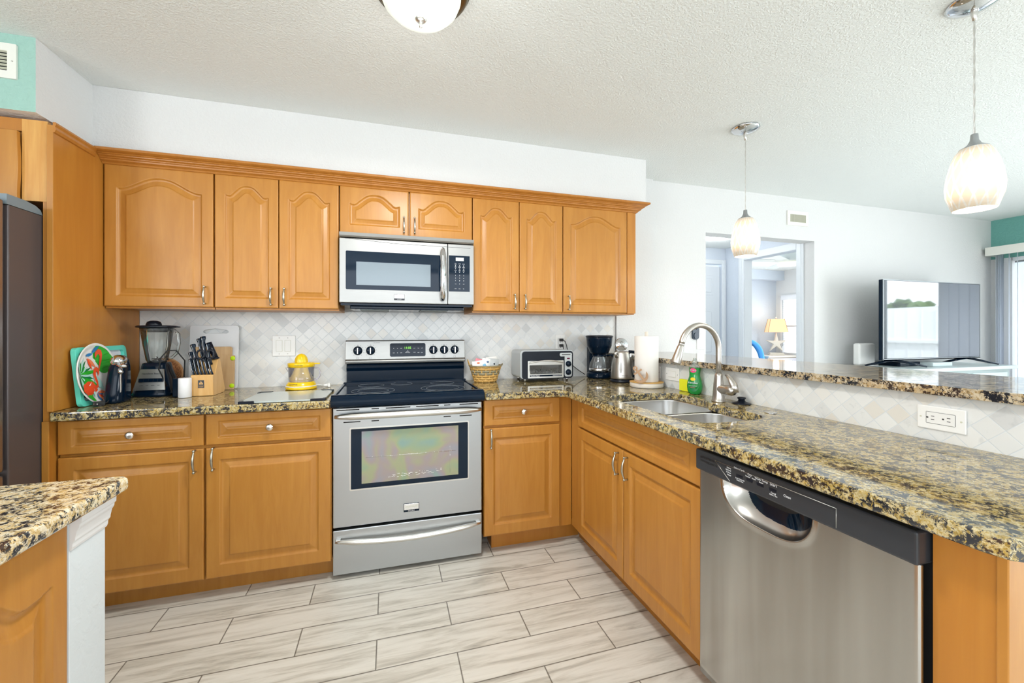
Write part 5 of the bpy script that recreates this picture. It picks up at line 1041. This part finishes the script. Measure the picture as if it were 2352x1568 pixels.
sp=thing('sink_stopper','black rubber sink stopper on the counter beside the faucet','stopper',(1.560,1.530,Z))
bm=B(); lathe(bm,(1.560,1.530,Z),[(.040,.0005),(.041,.003),(.034,.006),(.020,.010),(.016,.013)],32); part('flange',bm,'black_plastic',sp)
bm=B(); lathe(bm,(1.560,1.530,Z),[(.016,.012),(.013,.020),(.018,.025),(.0185,.029),(.013,.032),(.001,.033)],24); part('grip',bm,'black_plastic',sp)
bm=B(); lathe(bm,(1.500,1.325,Z),[(.021,.0005),(.023,.0015),(.022,.003),(.001,.004)],28); tag(part('hole_cover',bm,'foil'),'small round chrome hole cover lying on the counter right of the sink','cover')

# ------------------------------------------------------------------ foreground island at the left
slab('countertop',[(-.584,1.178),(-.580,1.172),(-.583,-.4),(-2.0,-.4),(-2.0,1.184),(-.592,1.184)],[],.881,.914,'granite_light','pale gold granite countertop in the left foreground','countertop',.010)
FI=Fr((-.619,0,0),(0,1,0))
isl=thing('island_cabinet','maple island cabinet with an arched panel in the left foreground','cabinet',(-1.2,.4,0))
bm=B(); FI.box(bm,-.3,1.052,.012,.9,0,.880); part('body',bm,'maple_panel',isl)
front('side_panel',FI,.62,1.052,.02,.862,isl,mat='maple',arch=2,amp=.055,flat=.62,m=(.042,.048,.06),t=.012,step=.003,ramp=.026)
po=thing('island_post','white painted textured post under the foreground countertop','post',(-.7,1.11,0))
bm=B(); box(bm,-.80,-.619,1.0535,1.166,0,.880,.003); part('shaft',bm,'post_paint',po)
capp=[(0,.806),(-.004,.806),(-.008,.812),(-.009,.820),(-.016,.826),(-.017,.832),(-.022,.845),(-.029,.852),(-.030,.858),(-.036,.862),(-.037,.8805),(0,.8805)]
bm=B(); 
LL=[]
for (sx1,y_) in ((0,1.0545),(1,1.166)):
    LL.append([bm.verts.new((-.619-d*.55,y_,z)) for d,z in capp])
LL.append([bm.verts.new((-.80,1.166,z)) for d,z in capp])
for a,b in zip(LL,LL[1:]):
    for k in range(len(capp)): j=(k+1)%len(capp); bm.faces.new((a[k],a[j],b[j],b[k]))
bm.faces.new(LL[0]); bm.faces.new(LL[-1]); part('capital',bm,'white_trim',po,label='white stepped moulding under the countertop')
bm=B(); box(bm,-2.0,-.802,1.06,1.165,0,.880); struct('wall_island',bm,'wall_white')

# ------------------------------------------------------------------ lamps
for i,(px,py,lb_) in enumerate(((2.003,1.937,'pendant lamp with swirled glass hanging over the far end of the bar'),(2.024,.956,'pendant lamp with swirled glass hanging over the near end of the bar'))):
    p_=thing('pendant_lamp',lb_,'lamp',(px,py,1.92),'pendant lamps over the bar')
    bm=B(); lathe(bm,(px,py,2.44),[(.075,-.0005),(.076,-.008),(.066,-.014),(.058,-.020),(.030,-.030),(.012,-.034),(.001,-.034)],36); part('canopy',bm,'chrome',p_)
    bm=B(); lathe(bm,(px,py,2.407),[(.010,0),(.011,-.004),(.008,-.022),(.0055,-.040)],16); part('canopy_stem',bm,'satin_metal',p_)
    bm=B()
    for s in (0,PI): tube(bm,[(px+.0018*math.cos(s+z*60),py+.0018*math.sin(s+z*60),z) for z in np.linspace(2.372,1.955,60)],.0016,6)
    part('cord',bm,'satin_metal',p_)
    bm=B(); lathe(bm,(px,py,1.92),[(.0085,.040),(.010,.038),(.0115,.018),(.018,.004),(.030,-.006),(.040,-.011),(.039,-.013),(.001,-.010)],32); part('socket_cone',bm,'alu',p_)
    bm=B(); pr=[(.038,-.010),(.050,-.028),(.062,-.060),(.072,-.105),(.077,-.145),(.074,-.180),(.063,-.215),(.0575,-.232)]
    lathe(bm,(px,py,1.92),pr+[(r-.003,z) for r,z in pr[::-1]],40,cap=False); part('glass_shade',bm,'pendant_glass',p_)
    l=bpy.data.lights.new('pendant','POINT'); l.energy=3; l.color=(1,.86,.68); l.shadow_soft_size=.03; lo=bpy.data.objects.new('pendant_light_source',l); C.objects.link(lo); lo.parent=p_; lo.location=(0,0,-.24)
fl=thing('ceiling_light','round flush ceiling light with a glowing white glass dome','lamp',(.103,1.44,2.44)); cx,cy=.103,1.44
bm=B(); lathe(bm,(cx,cy,2.44),[(.168,-.0005),(.172,-.010),(.168,-.018),(.160,-.020),(.162,-.030),(.156,-.038),(.137,-.040)],56); part('rim',bm,'bronze',fl)
bm=B(); lathe(bm,(cx,cy,2.44),[(.137,-.036),(.136,-.052),(.125,-.079),(.100,-.104),(.066,-.120),(.028,-.1275),(.001,-.1285)],56,cap=False); part('glass_dome',bm,'dome_glass',fl)
bm=B(); lathe(bm,(cx,cy,2.3125),[(.019,.002),(.020,-.002),(.014,-.008),(.0055,-.010),(.0050,-.018),(.0062,-.022),(.0055,-.027),(.001,-.030)],24); part('finial',bm,'satin_metal',fl)
l=bpy.data.lights.new('dome','AREA'); l.shape='DISK'; l.size=.28; l.energy=24; l.color=(1,.98,.93); lo=bpy.data.objects.new('dome_light_source',l); C.objects.link(lo); lo.parent=fl; lo.location=(0,0,-.18)
l=bpy.data.lights.new('dome_glow','POINT'); l.energy=2.5; l.shadow_soft_size=.12; lo=bpy.data.objects.new('dome_glow_source',l); C.objects.link(lo); lo.parent=fl; lo.location=(0,0,-.32)

# ------------------------------------------------------------------ hallway wall bits
kh=thing('key_fob_holder','small dark navy remote holder mounted on the white wall behind the faucet','holder',(2.396,2.82,1.2))
bm=B(); plate(bm,rrect(2.366,2.428,1.180,1.300,.026,6),[rrect(2.382,2.412,1.262,1.290,.0135,5)],lambda p,q,h:FB.p(p,h,q),-.016,-.0005); part('cradle',bm,'fob_navy',kh,bevel=.003)
bm=B(); plate(bm,rrect(2.376,2.418,1.186,1.236,.018,5),[],lambda p,q,h:FB.p(p,h,q),-.022,-.015); part('pocket',bm,'fob_navy',kh,bevel=.002)
for (a0_,a1_,z0_,z1_,lb_) in ((2.434,2.492,1.10,1.24,'upper white wall switch seen through the faucet arch'),(2.434,2.492,.98,1.07,'lower white wall switch seen behind the faucet head')):
    rocker('light_switch',lb_,FB,a0_-.02,a1_-.004,z0_,z1_,[(a0_+.002,a1_-.026,(z0_+z1_)/2-.022,(z0_+z1_)/2+.022)],((a0_+a1_)/2,2.82,z0_))
tag(part('door_latch',box(B(),3.690,3.699,3.60,3.64,.955,.995,.002),'black_matte'),'small black strike plate on the bedroom door frame','latch')

# ------------------------------------------------------------------ living room: console, television
cn=thing('console','weathered grey green console under the television','console',(4.8,2.55,0)); c0,c1=3.86,5.50
bm=B(); box(bm,c0-.04,c1+.05,2.32,2.78,.905,.935,.004); part('top',bm,'console_edge',cn)
bm=B(); box(bm,c0,c1,2.36,2.76,.10,.904); part('body',bm,'console_paint',cn)
for k in range(3):
    a=c0+.05+k*.525; bm=B(); box(bm,a,a+.49,2.348,2.362,.72,.875,.004); d=part('drawer',bm,'console_edge',cn)
    bm=B(); lathe(bm,(a+.245,2.348,.80),[(.008,0),(.006,.010),(.014,.016),(.001,.022)],16,axis=(0,-1,0)); part('knob',bm,'console_dark',d)
    bm=B(); box(bm,a,a+.49,2.348,2.362,.16,.70,.004); part('door',bm,'console_edge',cn)
for x in (c0+.03,c1-.03):
    for y in (2.39,2.73): bm=B(); box(bm,x-.03,x+.03,y-.03,y+.03,0,.10); part('leg',bm,'console_paint',cn)
tv=thing('television','large flat television on splayed feet reflecting the bright yard','television',(4.7,2.5,.935)); v0,v1,zb,zt=4.052,5.352,.998,1.694
FV=Fr((0,2.49,0),(1,0,0))
bm=B(); FV.box(bm,v0,v1,0,.035,zb,zt,.003); FV.box(bm,v0+.12,v1-.12,.034,.07,zb+.06,zt-.25,.01); part('housing',bm,'black_gloss',tv)
bm=B(); FV.box(bm,v0+.009,v1-.009,-.0012,.001,zb+.016,zt-.009); part('screen',bm,'tv_screen',tv)
bm=B(); FV.box(bm,v0,v1,-.003,.002,zb-.001,zb+.012); plate(bm,rrect(v0-.001,v1+.001,zb-.001,zt+.001,.004,2),[rrect(v0+.006,v1-.006,zb+.006,zt-.006,.003,2)],lambda p,q,h:FV.p(p,h,q),-.003,.003); part('bezel',bm,'alu',tv)
for u,s in ((v0+.16,1),(v1-.16,-1)):
    for e2 in (-1,1):
        bm=B(); tube(bm,[(u,2.51,zb+.004),(u+.19*e2,2.51-.13*e2*s*0+(-.13 if e2==1 else .10)*1,.9465)],[.010,.006],8,sx=1.6); part('foot',bm,'black_gloss',tv)
bm=B(); box(bm,4.33,4.595,2.53,2.70,.936,.975,.004); tag(part('cable_box',bm,'black_gloss'),'flat black cable box on the console under the television','box')
bm=B(); box(bm,4.60,4.86,2.44,2.60,.936,.970,.005); tag(part('media_box',bm,'console_edge'),'flat silver box on the console under the television','box')
rt=thing('router','white upright internet router at the left end of the console','router',(4.06,2.68,.935))
bm=B(); box(bm,4.00,4.20,2.64,2.70,.945,1.14,.016,3); part('body',bm,'white_plastic',rt)
bm=B(); box(bm,3.99,4.21,2.62,2.72,.936,.946,.003); part('stand',bm,'satin_metal',rt)
bm=B(); box(bm,3.83,3.99,2.50,2.56,.936,.946,.002); tag(part('remote_control',bm,'black_plastic'),'thin black remote control at the far left end of the console','remote')

# ------------------------------------------------------------------ bedroom
be=thing('bed','bed with a pale wooden headboard white bedding and a blue throw','bed',(5.7,5.5,0))
bm=B(); box(bm,5.2,6.42,6.36,6.44,0,1.12); part('headboard',bm,'light_wood',be)
bm=B(); plate(bm,[(6.33,1.09),(6.30,1.13),(6.30,1.15),(6.27,1.175),(6.27,1.195),(6.45,1.195),(6.45,1.09)],[],lambda p,q,h:(h,p,q),5.15,6.50); part('headboard_cap',bm,'light_wood',be)
bm=B(); box(bm,5.0,6.45,4.2,6.33,.2,.72,.06,4); part('mattress',bm,'white_fabric',be)
bm=B(); bmesh.ops.create_uvsphere(bm,u_segments=28,v_segments=16,radius=1,matrix=Matrix.Translation((6.12,6.02,.66))@Matrix.Diagonal((.37,.20,.42,1)))
for f_ in bm.faces: f_.smooth=True
part('pillow',bm,'white_fabric',be)
bm=B(); n=18; V=[]; m=10
for i in range(n+1):
    a=math.radians(84-88*i/n); t=i/n; row=[]
    prof_=[(1.02,-.12),(1.02,.16),(1.09+.10*t,.18),(1.14+.13*t,.05),(1.10+.12*t,-.06),(1.07+.04*t,-.13)]
    for k_,yy in prof_: row.append(bm.verts.new((6.12+.37*k_*math.cos(a)+.008*math.sin(9*t+yy*20),6.0+yy,max(.66+.42*k_*math.sin(a)*(1-.02*(k_-1)),.60))))
    V.append(row)
for i in range(n):
    for j in range(6): bm.faces.new((V[i][j],V[i+1][j],V[i+1][(j+1)%6],V[i][(j+1)%6])).smooth=True
bm.faces.new(V[0]); bm.faces.new(V[-1]); part('blue_throw',bm,'blue_fabric',be)
ns=thing('nightstand','whitewashed nightstand with a drawer beside the bed','nightstand',(7.1,6.1,0))
bm=B(); box(bm,6.62,7.45,5.88,6.31,.765,.79,.004); box(bm,6.64,7.42,5.92,6.30,.1,.765); part('body',bm,'whitewash',ns)
bm=B(); box(bm,6.68,7.38,5.90,5.925,.63,.745,.004); d=part('drawer',bm,'tray_white',ns)
bm=B(); tube(bm,[(7.12,5.90,.70),(7.13,5.875,.675),(7.19,5.875,.675),(7.20,5.90,.70)],.007,8); part('handle',bm,'black_matte',d)
for x in (6.67,7.39):
    for y in (5.95,6.35): bm=B(); box(bm,x-.03,x+.03,y-.03,y+.03,0,.1); part('leg',bm,'whitewash',ns)
tl=thing('table_lamp','starfish table lamp with a glowing cream shade on the nightstand','lamp',(7.12,6.17,.79)); lx,ly=7.12,6.17; FL=Fr((lx,ly,.79),(.84,-.54,0))
bm=B(); FL.box(bm,-.13,.13,-.06,.06,.0005,.022,.004); FL.box(bm,-.115,.115,-.05,.05,.022,.045,.004); part('base',bm,'lampbase',tl)
bm=B(); P=[]; cz_=.225
for k in range(10):
    a=math.radians(90+36*k); r=.195 if k%2==0 else .058
    if k==0: r=.23
    P.append((r*math.cos(a),cz_+r*math.sin(a)*.98))
plate(bm,P,[],lambda p,q,h:FL.p(p,h*(.35+.65*max(0,1-math.hypot(p,q-cz_)/.24)),q),-.04,.04); part('starfish_body',bm,'lampbase',tl,bevel=.012)
bm=B(); cyl(bm,FL.p(0,0,.42),FL.p(0,0,.71),.007); lathe(bm,FL.p(0,0,.70),[(.012,0),(.016,.012),(.006,.024),(.001,.034)],14); part('stem',bm,'lampbase',tl)
bm=B(); rings=[]
for a,z in ((.165,.44),(.115,.69)): rings.append([bm.verts.new(FL.p(*q,z)) for q in ((-a,-a*.75),(a,-a*.75),(a,a*.75),(-a,a*.75))])
for k in range(4): bm.faces.new((rings[0][k],rings[0][(k+1)%4],rings[1][(k+1)%4],rings[1][k]))
sh=part('lamp_shade',bm,'lamp_shade_glow',tl); m_=sh.modifiers.new('s','SOLIDIFY'); m_.thickness=.004
bm=B()
for k in range(4): 
    q0=((-1,-1),(1,-1),(1,1),(-1,1))[k]; tube(bm,[FL.p(.167*q0[0],.125*q0[1],.438),FL.p(.117*q0[0],.088*q0[1],.692)],.004,6)
part('shade_piping',bm,'anchor_wood',tl)
l=bpy.data.lights.new('lamp','POINT'); l.energy=2; l.color=(1,.75,.5); l.shadow_soft_size=.05; lo=bpy.data.objects.new('lamp_light_source',l); C.objects.link(lo); lo.parent=tl; lo.location=(0,0,.80)
cf_=thing('ceiling_fan','white ceiling fan with a lit disc seen through the bedroom door','fan',(5.5,4.56,2.44)); gx,gy=5.50,4.56
bm=B(); lathe(bm,(gx,gy,2.44),[(.16,-.0005),(.165,-.02),(.165,-.14),(.15,-.19),(.12,-.205),(.001,-.206)],40); part('motor_housing',bm,'fan_white',cf_)
bm=B(); lathe(bm,(gx,gy,2.23),[(.10,.005),(.14,0),(.15,-.02),(.13,-.04),(.001,-.05)],40); part('light_disc',bm,'fan_light',cf_)
for a in (175,203,-62,-20,60):
    a=math.radians(a); U=Vector((math.cos(a),math.sin(a),0)); V_=Vector((-math.sin(a),math.cos(a),.12)); bm=B(); c0=Vector((gx,gy,2.245))
    quadbox(bm,[c0+U*.10-V_*.045,c0+U*.72-V_*.07,c0+U*.72+V_*.07,c0+U*.10+V_*.045]+[p+Vector((0,0,.008)) for p in (c0+U*.10-V_*.045,c0+U*.72-V_*.07,c0+U*.72+V_*.07,c0+U*.10+V_*.045)]); part('blade',bm,'fan_white',cf_)
